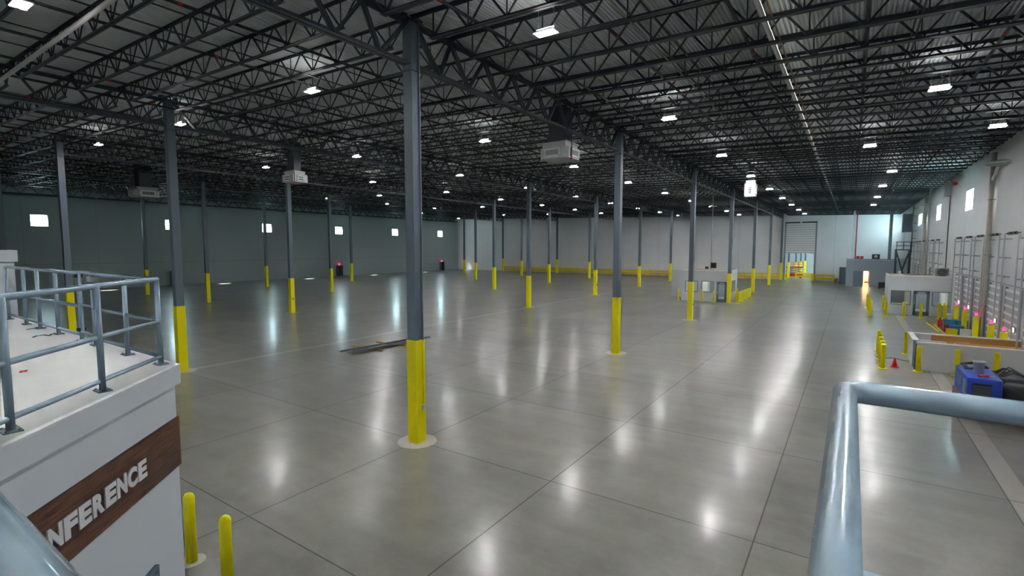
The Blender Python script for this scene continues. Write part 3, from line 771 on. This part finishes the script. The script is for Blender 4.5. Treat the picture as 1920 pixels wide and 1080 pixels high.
# pole from booth roof to the roof steel
def riser(lab, p, z0, z1, r, m, disc=None):
    t = thing('riser_pipe', lab, 'pipe', (p[0], p[1], z0))
    MB().tube([(0,0,0),(0,0,z1-z0)], r, 12).build('shaft', m, t, smooth=True)
    MB().lathe((0,0,0), [(r*2,0),(r*2,.02)], 12).build('flange', m, t)
    if disc: MB().lathe((0,0,disc-z0), [(.10,0),(.42,.03),(.42,.06),(.10,.09)], 16).build('collar', M['hvac'], t)
    return t
pp = (AY(1333, 505, 47.5*S).x, 47.5*S)
riser('thin silver pole rising from the mid-hall office booth to the roof', pp, rz1-.01, zd(pp[0])-.75, .055, M['galv'], AY(1333,388,47.5*S).z)

# bollards round office 1
for n_, (px, py, lb) in enumerate(((1272,563,'leftmost short yellow bollard before the mid-hall office booth'), (1316,565,'yellow bollard before the second window of the mid-hall booth'),
        (1338,567,'yellow bollard left of the glazed door of the mid-hall booth'), (1381,561,'yellow bollard at the right side wall of mid-hall booth'))):
    p = G(px, py); bollard((p.x, min(p.y, Y1-.25) if n_ < 3 else p.y, 0), 1.22, .09, lb, 'plate', dome=False)
# yellow barrier panel
t = thing('guard_barrier', 'yellow solid barrier panel standing right of the mid-hall office booth', 'barrier', (-7.74*S, 45.1*S, 0))
L_ = 6.0*S
MB().box(-.04, .04, .1, L_-.1, .14, 1.10).build('panel', M['yellow'], t)
MB().box(-.07, .07, 0, L_, 1.04, 1.14).build('top_rail', M['yellow'], t)
for q in range(4):
    yy = q*L_/3; MB().box(-.09, .09, yy-.09, yy+.09, 0, 1.14).box(-.2, .2, yy-.18, yy+.18, 0, .03).build('post', M['yellow'], t)

# ================================================================== guard rails along the far wall
def grail(x0, x1, lab, n):
    t = thing('guard_rail', lab, 'guard rail', (x0, YF-.9, 0), 'yellow guard rails')
    L_ = x1-x0
    for z0 in (.30, .82):
        r = MB().box(0, L_, -.09, -.03, z0, z0+.30).box(0, L_, -.12, -.09, z0+.03, z0+.11).box(0, L_, -.12, -.09, z0+.19, z0+.27)
        r.build('beam', M['yellow_dull'], t)
    for q in range(n+1):
        xx = q*L_/n; MB().box(xx-.09, xx+.09, -.05, .13, 0, 1.18).box(xx-.17, xx+.17, -.16, .2, 0, .03).build('post', M['yellow_dull'], t)
    return t
gx0 = AY(945, 500, YF-.9).x; gx1 = AY(1467, 520, YF-.9).x
segs = 5
for q in range(segs):
    a = gx0+(gx1-gx0)*q/segs; b = gx0+(gx1-gx0)*(q+1)/segs-.25
    grail(a, b, 'long double-beam yellow guard rail along the far wall, %s length from the left' % ORD[q+1], 4)
gx2 = AY(1526, 520, YF-.9).x; gx3 = AY(1563, 520, YF-.9).x
grail(gx2, gx3, 'short yellow guard rail right of the roll-up door', 2)
for sx, lb in ((gx1+.42, 'stout yellow post left of the roll-up door opening'), (gx2-.25, 'stout yellow post right of the roll-up door opening')):
    tag(MB().box(sx-.15, sx+.15, YF-1.1, YF-.8, 0, 1.25).build('door_post', M['yellow'], bevel=.01), lb, 'post')

# ------------------------------------------------------------------ next hall, seen under the roll-up door
for n_, px in enumerate((1478.5, 1492, 1501, 1509.5)):
    Y = YF+(6, 9, 14, 19)[n_]; x = AY(px, 500, Y).x
    t = thing('steel_column', 'slim steel column beyond the roll-up door, %s from the left' % ORD[n_+1], 'column', (x, Y, 0), 'columns of the next hall')
    MB().box(-.15, .15, -.15, .15, 3, 10).build('shaft', M['column'], t); MB().box(-.2, .2, -.2, .2, 0, 3).build('yellow_base', M['yellow'], t)
t = thing('scissor_lift', 'red scissor lift parked beyond the roll-up door', 'lift', (AY(1488, 515, YF+7.5).x, YF+7.5, 0))
MB().box(-1.6, 1.6, -.6, .6, .3, .9).build('chassis', M['red'], t, bevel=.03)
MB().box(-1.6, 1.6, -.6, .6, 1.9, 2.15).build('platform', M['red'], t)
mb = MB()
for q in range(3):
    mb.bar((-1.3, -.5, .9+q*.33), (1.3, -.5, 1.23+q*.33), .07); mb.bar((1.3, -.5, .9+q*.33), (-1.3, -.5, 1.23+q*.33), .07)
mb.build('scissor_arms', M['black'], t)
mb = MB()
for z in (2.6, 3.0): mb.tube([(-1.6,-.6,z),(1.6,-.6,z)], .03, 6).tube([(-1.6,.6,z),(1.6,.6,z)], .03, 6)
for xx in (-1.6,-.8,0,.8,1.6): mb.tube([(xx,-.6,2.1),(xx,-.6,3.0)], .03, 6)
mb.build('guard_rails', M['red'], t)
for xx in (-1.2, 1.2):
    for yy in (-.62, .5): MB().tube([(xx, yy, .28), (xx, yy+.12, .28)], .28, 14).build('wheel', M['black'], t)
t = grail(0, 4.6, 'low yellow guard rail inside the hall beyond the roll-up door', 2); t.location = (AY(1492, 515, YF+4.5).x, YF+4.5, 0)
t = thing('high_bay_light', 'lit ceiling light inside the hall beyond the roll-up door', 'ceiling light', (-6, YF+9, 9.6))
MB().box(-1.2, 1.2, -.5, .5, 0, .1).build('housing', M['fixture'], t); MB().box(-1.1, 1.1, -.4, .4, -.02, 0).build('lens', emis('hall_lamp', (1,.96,.92), 9), t)

# ================================================================== back office block at the far right
BY = 73.0*S; bh = 3.19*S; bx0 = AY(1585, 530, BY).x
da = AY(1600, 508, BY); db = AY(1617, 537, BY); dc = AY(1631, 510, BY)
wb_ = MB().box(bx0, da.x, BY, BY+.15, 0, bh).box(da.x, dc.x, BY, BY+.15, da.z, bh).box(dc.x, XR-.02, BY, BY+.15, 0, bh)
wb_.box(bx0, bx0+.15, BY+.15, YF-6, 0, bh).box(bx0, XR-.02, YF-6.15, YF-6, 0, bh)
t = thing('back_room', 'grey two-door room block in the far right corner', 'room', (0, 0, 0))
wb_.build('wall_shell', M['midgrey'], t)
MB().box(bx0, XR-.02, BY, YF-6, bh, bh+.08).build('roof_panel', M['office'], t)
MB().box(bx0-.05, XR-.02, BY-.06, BY+.1, bh+.08, bh+.14).build('roof_edge', M['black'], t)
MB().box(da.x, db.x, BY+.02, BY+.10, 0, da.z).build('closed_door', M['greyblue'], t)
MB().box(db.x+.1, dc.x-.1, BY+3.2, BY+3.3, 0, da.z+.4).build('lit_interior', mat('warm_interior', (.65, .50, .32), .7), t)
MB().box(db.x-.5, dc.x+.5, BY+1.0, BY+2.2, da.z+.35, da.z+.4).build('interior_light', M['warmlens'], t)
MB().box(db.x+.2, dc.x-.1, BY+.6, BY+1.1, .55, .75).build('shelf', M['red'], t)
tag(MB().box(AY(1574,501,77*S).x, AY(1585,531,77*S).x, 77*S, 77*S+.5, 0, AY(1574,501,77*S).z).build('tall_cabinet', M['greyblue'], bevel=.02), 'tall dark grey cabinet against the left side of the far corner room', 'cabinet')
tag(MB().lathe((AY(1568,527,79*S).x, 79*S, 0), [(.25,0),(.3,.6),(.1,.8)], 10).build('canvas_bag', M['brown']), 'brown bag slumped beside the dark cabinet at the far wall', 'bag')
for (px, w_, h_, m_, lb) in ((1612, .9, .45, 'red', 'reddish machine on the roof of the far corner room'), (1642, .95, .75, 'black', 'dark fan box on the roof of the far corner room')):
    p = AY(px, 485, 75*S)
    tt = thing('rooftop_machine', lb, 'equipment', (p.x, 75*S, bh+.085)); MB().box(-w_/2, w_/2, -.4, .4, .08, h_).build('casing', M[m_], tt, bevel=.03); MB().box(-w_/2, w_/2, -.35, .35, 0, .08).build('skid', M['midgrey'], tt)
    MB().tube([(0,-.42,h_/2+.04),(0,-.38,h_/2+.04)], h_*.3, 14).build('fan_ring', M['galv'], tt)
pr_ = AY(1598, 487, 74*S)
riser('bright silver riser pipe on the far corner room', (pr_.x, 74*S), bh+.08, zd(pr_.x)-.7, .13, M['letter'])
riser('red riser pipe beside the silver one on the far corner room', (pr_.x+.35, 74.3*S), bh+.08, zd(pr_.x)-.7, .07, M['red'])
pr_ = AY(1667, 487, 76*S)
riser('thick grey column-like pipe rising from the far corner room roof', (pr_.x, 76*S), bh+.08, zd(pr_.x)-.3, .20, M['midgrey'])
p = AY(1655, 532, 71*S)
t = thing('floor_machine', 'small dark machine parked before the far corner room', 'equipment', (p.x, 71*S, 0))
MB().box(-.5,.5,-.4,.4,.15,.9).build('body', M['black'], t, bevel=.05); MB().tube([(.3,0,.8),(.6,0,1.4)], .04, 8).build('handle', M['galv'], t)
for xx in (-.35,.35): MB().tube([(xx,-.45,.16),(xx,.45,.16)], .16, 12).build('wheel', M['black'], t)
# dark steel access tower
TY = 66*S; a = AY(1681, 467.5, TY); b = AY(1707, 467.5, TY); tz = a.z; tr_ = AY(1681, 453.7, TY).z
t = thing('access_tower', 'dark steel access tower with cross bracing and handrail by the right wall', 'tower', (a.x, TY, 0))
w_ = b.x-a.x; mb = MB()
for xx in (0, w_):
    for yy in (0, 1.4): mb.box(xx-.08, xx+.08, yy-.08, yy+.08, 0, tz)
mb.build('legs_frame', M['steel'], t)
mb = MB()
for yy in (0, 1.4):
    mb.bar((0,yy,.3),(w_,yy,tz-.2),.1); mb.bar((w_,yy,.3),(0,yy,tz-.2),.1)
mb.build('cross_bracing', M['steel'], t)
MB().box(-.1, w_+.1, -.1, 1.5, tz-.12, tz).build('landing', M['steel'], t)
mb = MB()
for zz in (tz+(tr_-tz)*.5, tr_): mb.box(-.06, w_+.06, -.04, .04, zz-.04, zz+.04).box(-.04,.04,0,1.4,zz-.04,zz+.04)
for xx in (0, w_/2, w_): mb.box(xx-.04, xx+.04, -.04, .04, tz, tr_)
mb.build('handrail', M['steel'], t)
t = thing('wall_ladder', 'dark caged ladder fixed high on the right wall above the access tower', 'ladder', (XR, TY+4, 0))
mb = MB(); 
for yy in (0, .6): mb.box(-.45, -.38, yy-.03, yy+.03, tz-.5, 11.4)
for q in range(18): mb.box(-.43,-.40, 0, .6, tz+q*.36, tz+.03+q*.36)
mb.build('rungs', M['steel'], t)
mb = MB()
for q in range(6): mb.box(-.45, 0, -.03, .03, tz+.4+q*1.0, tz+.46+q*1.0)
mb.build('wall_brackets', M['steel'], t)
MB().box(-1.1, -.02, 6.0, 7.5, 8.0, 10.6).build('service_box', M['greyblue'], t)

# ================================================================== OFFICE 2 at the dock wall
Y2 = 44.1*S
ops = [op(1671,544,1707,572,Y2), op(1713,545,1741,592,Y2,True), op(1748,547,1784,575.5,Y2)]
x20 = 2.2*S; h2 = 2.68*S
o2 = lit_box('office_booth', 'white office booth against the dock wall with door between two windows', x20, XR-.06, Y2, 48.2*S, h2, ops, M['office'])
p = AY(1766, 516, Y2+1.6)
t = thing('rooftop_fan', 'round dark fan unit on the roof of the dock-side office booth', 'fan', (p.x, p.y, h2-.05))
MB().box(-.45, .45, .02, .35, 0, .72).build('housing', M['midgrey'], t, bevel=.03)
MB().tube([(0,-.06,.38),(0,.04,.38)], .34, 20).build('fan_ring', mat('fan_dark_green', (.06,.075,.06), .5), t); MB().box(-.4,.4,-.1,.05,0,.06).build('foot', M['midgrey'], t)
p = G(1683, 512, h2)
tag(MB().lathe((p.x, min(max(p.y, Y2+.3), Y2+4.0), h2-.042), [(.10,0),(.12,.28),(.09,.34)], 12).build('white_jug', M['letter']), 'small white jug on the roof of the dock-side office booth', 'jug')
p = G(1700, 515, h2); p.y = min(p.y, Y2+3.6); tag(MB().bar((p.x-.2, p.y+.3, h2), (p.x+1.9, p.y+.5, h2), .05).build('loose_conduit', M['steel']), 'loose dark conduit lying on the dock-side office booth roof', 'conduit')
pp = (AY(1735, 510, 47.3*S).x, 47.3*S)
riser('tall silver pole rising from the dock-side office booth to the roof', pp, h2-.05, zd(pp[0])-.72, .08, M['galv'])
# desk + chair seen in window
tk = MB().box(.3, 1.5, 1.6, 2.3, .72, .76)
for a_, b_ in ((.34,1.64),(1.42,1.64),(.34,2.22),(1.42,2.22)): tk.box(a_, a_+.05, b_, b_+.05, 0, .72)
o = tk.build('office_desk', M['office_in'], loc=(x20+.1, Y2, .02)); tag(o, 'pale desk inside the dock-side office booth', 'desk')

for (px, py, lb) in ((1632,591,'nearest of the four yellow bollards lined up left of the dock-side booth'),
                     (1630,586,'second of the four yellow bollards lined up left of the dock-side booth'),
                     (1628,582,'third of the four yellow bollards lined up left of the dock-side booth'),
                     (1626,577,'farthest of the four yellow bollards lined up left of the dock-side booth'),
                     (1655,579,'lone yellow bollard set back at the left side of the dock-side booth'),
                     (1661,592,'yellow bollard at the left front corner of the dock-side booth'),
                     (1694,594,'yellow bollard below the left window of the dock-side booth'),
                     (1726,596,'yellow bollard before the door of the dock-side booth'),
                     (1760,598,'first yellow bollard below the right window of the dock-side booth'),
                     (1771,599,'second yellow bollard below the right window of the dock-side booth'),
                     (1780,597,'third yellow bollard below the right window of the dock-side booth')):
    p = G(px, py); y = p.y
    if px > 1658: y = min(y, Y2-.42)
    if px > 1775: p.x -= .35; y -= .15
    bollard((p.x, y), 1.26, .105, lb, 'plate', dome=False)
# row of five beside the half-height enclosure
for n_, (px, py) in enumerate(((1656,691),(1652,682.5),(1650,674),(1648,666),(1645.5,658))):
    p = G(px, py); bollard((1.16*S, p.y), 1.18, .10, 'yellow bollard, %s from the camera in the row near the red cone' % ORD[n_+1], 'plate', dome=False)
for (px, py, lb) in ((1721,697,'yellow bollard at the left end of the white half wall'), (1795,707,'yellow bollard standing before the middle of the white half wall'),
                     (1869,717,'yellow bollard behind the blue machine before the white half wall'), (1698,664,'yellow bollard at the far side of the half wall left end')):
    p = G(px, py); y = 23.95*S if px > 1710 else p.y
    bollard((p.x if px < 1750 else AY(px, 680, 23.95*S).x, y), 1.20, .10, lb, 'plate', dome=False)
# traffic cone
p = G(1677, 688)
t = thing('traffic_cone', 'small red traffic cone on the floor beside the yellow bollard row', 'cone', (p.x, p.y, 0))
MB().box(-.17,.17,-.17,.17,0,.03).build('base', M['redcone'] if 'redcone' in M else mat('cone_red', (.85,.03,.03), .5), t)
MB().lathe((0,0,.03), [(.12,0),(.03,.40),(.02,.42)], 16).build('cone_body', mat('cone_red_body', (.9,.03,.03), .5), t, smooth=True)

# ================================================================== half-height enclosure (counter room)
hx0, hx1, hy0, hy1, hh = 2.14*S, XR-.05, 24.3*S, 27.0*S, 1.05*S
t = thing('half_wall_enclosure', 'white half-height walled enclosure with white caps by the dock wall', 'enclosure', (hx0, hy0, 0))
Wx, Wy = hx1-hx0, hy1-hy0
MB().box(.12, Wx, 0, .14, 0, hh).build('front_wall', M['office'], t); MB().box(0, .14, 1.0, Wy, 0, hh).build('end_wall', M['office'], t); MB().box(.14, Wx, Wy-.14, Wy, 0, hh).build('back_wall', M['office'], t)
MB().box(.08, Wx, -.04, .18, hh, hh+.04).build('cap', M['letter'], t); MB().box(-.05, .19, .7, Wy+.04, hh, hh+.04).build('cap', M['letter'], t); MB().box(.19, Wx, Wy-.19, Wy+.04, hh, hh+.04).build('cap', M['letter'], t)
MB().box(.02, .08, .06, 1.0, 0, hh-.05).build('gate_panel', M['greyblue'], t)
MB().box(.9, Wx, Wy-.9, Wy-.14, hh-.34, hh-.30).box(.9, Wx, Wy-.17, Wy-.14, hh-.30, hh-.02).build('counter_top', M['brown'], t)
MB().box(.9, Wx, Wy-.85, Wy-.16, 0, hh-.34).build('counter_cabinet', M['brown'], t)
MB().box(.2, 1.3, 1.35, 1.45, 0, hh-.06).build('inner_partition', M['office'], t)
p = G(1790, 652, hh-.25)
tag(MB().box(0,.5,0,.35,0,.03).box(0,.5,0,.03,.03,.12).build('cardboard_tray', M['plywood'], loc=(4.45, hy1-.80, hh-.295)), 'flat cardboard tray on the brown counter inside the enclosure', 'tray')

# ================================================================== blue compressor / generator by the foreground rail
mx, my = 2.70*S, 17.72*S
t = thing('generator', 'blue engine-driven generator on a steel skid behind the foreground railing', 'generator', (mx, my, 0))
bz0, bz1 = .70, 1.485
poly = [(0,0),(.86,0),(.86,2.3),(0,2.3)]
MB().prism(poly, bz0, bz1).build('canopy', M['blue'], t, bevel=.03)
MB().box(.12, .60, -.012, .01, bz0+.18, bz1-.16).build('front_grille', M['black'], t)
mb = MB()
for q in range(7): mb.box(.13, .59, -.03, -.01, bz0+.2+q*.055, bz0+.215+q*.055)
mb.build('louvres', M['greyblue'], t)
MB().box(-.012, .01, .2, .7, bz0+.15, bz1-.15).build('side_vent', M['midgrey'], t); MB().box(-.01, .01, 1.0, 2.0, bz0+.25, bz1-.2).build('side_door', mat('faded_blue', (.12,.22,.5), .5, 0, .4, 5), t)
MB().box(-.05, 1.9, -.05, .08, .34, .48).box(-.05, 1.9, 2.2, 2.33, .34, .48).box(-.05, .08, 0, 2.3, .34, .70).box(1.8, 1.9, 0, 2.3, .34, .48).box(.08,1.8,.1,2.2,.55,.70).build('skid', mat('rusty_steel', (.18,.13,.09), .7, 0, .3, 6), t)
for (wx_, wy_) in ((.05,.4),(.05,1.9),(1.7,.4),(1.7,1.9)): MB().tube([(wx_,wy_,.29),(wx_+.18,wy_,.29)], .29, 18).build('wheel', M['black'], t)
MB().box(.92, 1.75, .9, 2.2, .70, 1.42).build('engine_block', mat('dark_engine', (.05,.055,.06), .6, 0, .3, 6), t, bevel=.05)
MB().lathe((1.25,.35,.75), [(.30,0),(.36,.1),(.36,.45),(.28,.6)], 18).build('air_filter', M['black'], t, smooth=True)
MB().box(1.0, 1.45, .1, .6, .70, .95).build('seat_pan', M['black'], t)
MB().box(1.35, 1.85, -.05, .5, .55, .95).build('fuel_tank', M['blue'], t, bevel=.03)
MB().tube([(1.15,-.06,.62),(1.15,.02,.62)], .2, 18).build('hub', M['galv'], t)
mb = MB()
for q in range(4):
    a = random.random()*.2
    mb.tube([(.15+q*.05, 1.5, bz1+.02), (.05+a, 1.9, bz1+.12), (.4+a, 2.15, bz1+.10+q*.02), (.8, 1.8+q*.1, bz1+.06), (.3, 1.6, bz1+.03)], .022, 8)
mb.build('hose', M['black'], t)
mb = MB()
for q in range(7):
    a = random.random()*.3
    mb.tube([(.95, 1.0+q*.15, 1.40), (1.2+a, 1.3+q*.12, 1.56+.03*(q % 3)), (1.55, 1.1+a+q*.1, 1.50), (1.85+a*.5, .8+q*.1, 1.2)], .024, 8)
mb.build('hose', M['black'], t)
t2 = thing('bucket', 'white plastic bucket standing on top of the blue generator', 'bucket', (mx+.42, my+1.0, bz1+.002))
MB().lathe((0,0,0), [(.13,0),(.155,.38),(.17,.38),(.17,.42),(.15,.42)], 20).build('pail', M['letter'], t2, smooth=True)
MB().tube([(.17*math.cos(a), .02, .38-.14*math.sin(a)) for a in [k*math.pi/8 for k in range(9)]], .006, 5).build('bail_handle', M['galv'], t2)
t2 = thing('grease_gun', 'red hand tool lying on the blue generator before the bucket', 'tool', (mx+.30, my+.35, bz1+.04))
MB().tube([(0,0,0),(.28,.05,0)], .035, 10).build('barrel', M['red'], t2); MB().tube([(.26,.05,0),(.42,.02,0)], .014, 8).build('nozzle', M['letter'], t2); MB().bar((.05,0,0),(.18,-.12,0),.02).build('lever', M['red'], t2)

# ================================================================== dock wall
door_n = 3
def dock(yc, far_, n):
    global door_n
    mb = MB(); rb_ = MB(); w2 = 1.50
    for q in range(9):
        mb.box(XR-.10, XR-.05, yc-w2+.18, yc+w2-.18, q*.40, q*.40+.365); rb_.box(XR-.13, XR-.05, yc-w2+.16, yc+w2-.16, q*.40+.28, q*.40+.40)
    o = struct('door_%d' % door_n, mb, M['dockdoor']); door_n += 1
    rb_.build('panel_rib', M['curtain'], o)
    for sgn in (-1, 1):
        yy = yc+sgn*(w2-.12)
        MB().box(XR-.12, XR-.02, yy-.04, yy+.04, 0, 3.7).build('jamb', M['midgrey'], o)
        MB().box(XR-.34, XR-.28, yy-.03, yy+.03, .2, 6.45).build('track', M['galv'], o)
        for zz in (4.2, 5.2, 6.2): MB().box(XR-.3, XR, yy-.02, yy+.02, zz, zz+.05).build('track_bracket', M['midgrey'], o)
    MB().tube([(XR-.28, yc-w2+.05, 6.5), (XR-.28, yc+w2-.05, 6.5)], .025, 8).build('torsion_shaft', M['steel'], o)
    MB().tube([(XR-.28, yc-.75, 6.5), (XR-.28, yc-.1, 6.5)], .075, 12).build('torsion_spring', M['black'], o)
    MB().tube([(XR-.28, yc+.1, 6.5), (XR-.28, yc+.75, 6.5)], .075, 12).build('torsion_spring', M['black'], o)
    f = MB().box(XR-.16, XR-.13, yc-1.12, yc-.68, 1.55, 1.85).build('vision_frame', M['black'], o)
    MB().box(XR-.17, XR-.145, yc-1.08, yc-.72, 1.59, 1.81).build('vision_pane', emis('daylit_pane', (.75,.93,1.0), 2.2) if 'vp' not in M else M['vp'], f)
M['vp'] = emis('daylit_pane_dock', (.75,.93,1.0), 2.5)
docks = [(28.45+3.12*k-3.12)*S for k in range(0, 7)]
for k, yc in enumerate(docks):
    if yc < 54: dock(yc, False, k)
fd = [(50.2+3.12*k)*S for k in range(7)]
for k, yc in enumerate(fd): dock(yc, True, k)
# yellow control posts with red signal lights
for n_, yg in enumerate([27.75, 30.0, 33.2, 36.2, 38.9]):
    t = thing('dock_control_post', 'yellow dock control post with red signal light, %s from the camera' % ORD[n_+1], 'signal post', (XR-.48, yg*S, 0), 'dock control posts')
    MB().box(-.13, .13, -.13, .13, 0, 1.55).build('post', M['yellow'], t, bevel=.015)
    MB().box(-.06, .06, -.06, .06, 1.55, 1.62).build('lamp_stem', M['midgrey'], t)
    MB().lathe((0,0,1.62), [(.05,0),(.075,.04),(.07,.12),(.03,.15)], 12).build('signal_lamp', M['redlamp'], t)
# conduits along the wall
def conduit(lab, pts, r, m='steel'): 
    return tag(MB().tube(pts, r, 8).build('wall_conduit', M[m]), lab, 'conduit')
conduit('long thin conduit running level over the dock doors', [(XR-.03, 20*S, 3.80), (XR-.03, 49*S, 3.80)], .03, 'midgrey')
yv = AX(1779, 430, XR).y
conduit('single dark vertical conduit between the two dock door groups', [(XR-.05, yv, 3.8), (XR-.05, yv, zd(XR)-.2)], .035, 'steel')
for px, py, lb, rr in ((1861, 450, 'thick beige downpipe on the dock wall nearest the camera', .14), (1738, 430, 'thick beige downpipe on the dock wall above the booth', .16)):
    yv = AX(px, py, XR).y
    t = thing('downpipe', lb, 'pipe', (XR-.2, yv, 0))
    MB().tube([(0,0,0),(0,0,zd(XR)-.4)], rr, 16).build('pipe_run', M['beige'], t, smooth=True)
    for zz in (2.2, 5.3, 8.6): MB().lathe((0,0,zz), [(rr*1.12,0),(rr*1.12,.05)], 16).box(0, .2, -.05, .05, zz, zz+.05).build('pipe_strap', M['midgrey'], t)
    MB().tube([(0,-.6,10.0),(0,-1.0,10.35),(0,-1.5,10.45)], .09, 10).lathe((0,-2.2,10.38), [(.15,0),(.78,.04),(.80,.12),(.2,.30)], 20).tube([(0,0,9.8),(0,-.7,10.05)], .09, 10).build('hood_arm', M['hvac'], t)
yv = AX(1797, 330, XR).y
tag(MB().lathe((XR-.165, yv, 10.9), [(.10,0),(.16,.05),(.16,.22),(.05,.3)], 12).build('alarm_bell', M['red']), 'red alarm bell high on the right wall at the roof edge', 'alarm')
t = MB().box(XR-.5, XR-.02, AX(1783,345,XR).y-.9, AX(1783,345,XR).y+.3, 10.3, 11.5).build('junction_box', M['galv'], bevel=.02); tag(t, 'grey junction box under the roof on the right wall above the thin conduit', 'box')

# left wall cabinets with red lamps
for n_, (yy, lb) in enumerate(((28.3, 'dark wall cabinet at the far left wall, partly behind a column'), (52.6, 'dark wall cabinet with red lamp below the fourth left wall window'), (77.6, 'dark wall cabinet with red lamp near the far left corner'))):
    t = thing('equipment_cabinet', lb, 'cabinet', (XL+.35, yy*S, 0), 'left wall cabinets')
    MB().box(-.3, .3, -.62, .62, 0, 2.2).build('case', M['greyblue'], t, bevel=.02); MB().box(.3, .32, -.55, .55, .1, 2.1).build('front_panel', M['black'], t)
    if n_: MB().lathe((0,0,2.2), [(.09,0),(.14,.12),(.12,.3),(.04,.36)], 12).build('signal_lamp', M['redlamp'], t)

# ================================================================== clutter by the docks
def crate(lab, x, y, sx, sy, sz, m, z0=0, name='plastic_crate', cat='crate', grp=None):
    t = thing(name, lab, cat, (x, y, z0), grp)
    mb = MB().box(0,sx,0,sy,0,.03).box(0,sx,0,.03,0,sz).box(0,sx,sy-.03,sy,0,sz).box(0,.03,0,sy,0,sz).box(sx-.03,sx,0,sy,0,sz); mb.build('tub', M[m], t)
    MB().box(-.02,sx+.02,-.02,sy+.02,sz-.04,sz).build('rim_lid', M[m], t, bevel=.01); return t
q = G(1775, 600, .87); bx_, by_ = q.x-.05, q.y+.5
crate('blue crate on the left of the blue pair near the docks', bx_, by_, .62, .6, .36, 'bluebin', .47)
crate('blue crate on the right of the blue pair near the docks', bx_+.66, by_, .62, .6, .36, 'bluebin', .47)
crate('red crate under the left blue crate near the docks', bx_, by_, .55, .6, .465, 'red')
crate('red crate under the right blue crate near the docks', bx_+.66, by_, .55, .6, .465, 'red')
t = thing('bucket', 'white bucket standing on the left blue crate near the docks', 'bucket', (bx_+.3, by_+.3, .832)); MB().lathe((0,0,0), [(.14,0),(.17,.34),(.18,.36),(.16,.37)], 16).build('pail', M['letter'], t, smooth=True); MB().tube([(.17*math.cos(a), 0, .33+.10*math.sin(a)) for a in [k*math.pi/6 for k in range(7)]], .007, 5).build('bail_handle', M['galv'], t)
q = G(1784, 629, .02); crate('bright yellow crate behind the white half wall cap', q.x-.25, q.y, .55, .5, .42, 'yellow')
q = G(1826, 629, .02); crate('blue crate behind the white half wall, right of the yellow crate', XR-1.30, q.y-.15, .70, .55, .58, 'bluebin')
q = G(1862, 636, .02); crate('white plastic box behind the half wall near the dock doors', XR-.95, q.y-.5, .5, .5, .55, 'letter', name='plastic_box', cat='box')
q = G(1762, 612)
t = thing('gas_cylinder', 'stubby red cylinder standing among yellow timbers near the docks', 'cylinder', (q.x, q.y, 0)); MB().lathe((0,0,0), [(.14,0),(.15,.05),(.15,.42),(.07,.52)], 14).build('tank', M['red'], t, smooth=True); MB().lathe((0,0,.52), [(.04,0),(.04,.08),(.07,.08),(.07,.11)], 10).build('valve', M['black'], t)
for n_, (a, b) in enumerate((((1738,600),(1775,607)), ((1742,603),(1778,602)), ((1745,607),(1772,598)), ((1737,605),(1760,622)), ((1752,609),(1773,628)))):
    zt_ = .025 if n_ > 1 else .072; A = G(*a, zt_); B = G(*b, zt_)
    tag(MB().bar(A, B, .09, .045).build('timber', M['wood'] if n_ < 3 else M['yellow']), ['pale timber lying level in the pile near the dock booth', 'pale timber slanting up right in the pile near the dock booth', 'steepest pale timber in the pile near the dock booth', 'yellow floor bar nearest the dock-side booth door', 'yellow floor bar running toward the white half wall'][n_], 'timber')
q = G(1848, 628, .1); q.x = XR-.9; q.y += 2.3
mb = MB()
for k in range(5):
    mb.tube([(q.x-.5+.12*k, q.y+.1*k, .06), (q.x-.2+.1*k, q.y+.2, .55+.05*(k % 2)), (min(q.x+.3+.05*k, XR-.3), q.y+.4-.1*k, .06)], .06, 8)
tag(mb.build('strap_bundle', M['bluebin']), 'tangled bundle of blue straps behind the half wall', 'straps')
q = G(1858, 640, .05); q.x = XR-.95; q.y = 27.0*S+.75
mb = MB(); n = 9; o_ = []
for i in range(n):
    for k in range(n):
        u_, v_ = i/(n-1)-.5, k/(n-1)-.5
        mb.v.append((q.x+u_*1.3-.35, q.y+v_*1.0+.2, max(.01, .55*(1-(2*u_)**2)*(1-(2*v_)**2)+.06*math.sin(7*u_+5*v_))))
for i in range(n-1):
    for k in range(n-1): mb.f.append((i*n+k, (i+1)*n+k, (i+1)*n+k+1, i*n+k+1))
o = mb.build('yellow_tarp', mat('tarp_yellow', (.72,.74,.03), .5), smooth=True); tag(o, 'crumpled lime yellow tarp heaped behind the half wall', 'tarp'); sm = o.modifiers.new('t', 'SOLIDIFY'); sm.thickness = .01
# loose cable on floor by the cone
p = G(1700, 676)
pts = [(p.x-.9+.25*k, p.y+.25*math.sin(k*1.3), .015) for k in range(7)]
tag(MB().tube(pts, .012, 6).build('floor_cable', M['black']), 'thin black cable trailing on the floor by the red cone', 'cable')
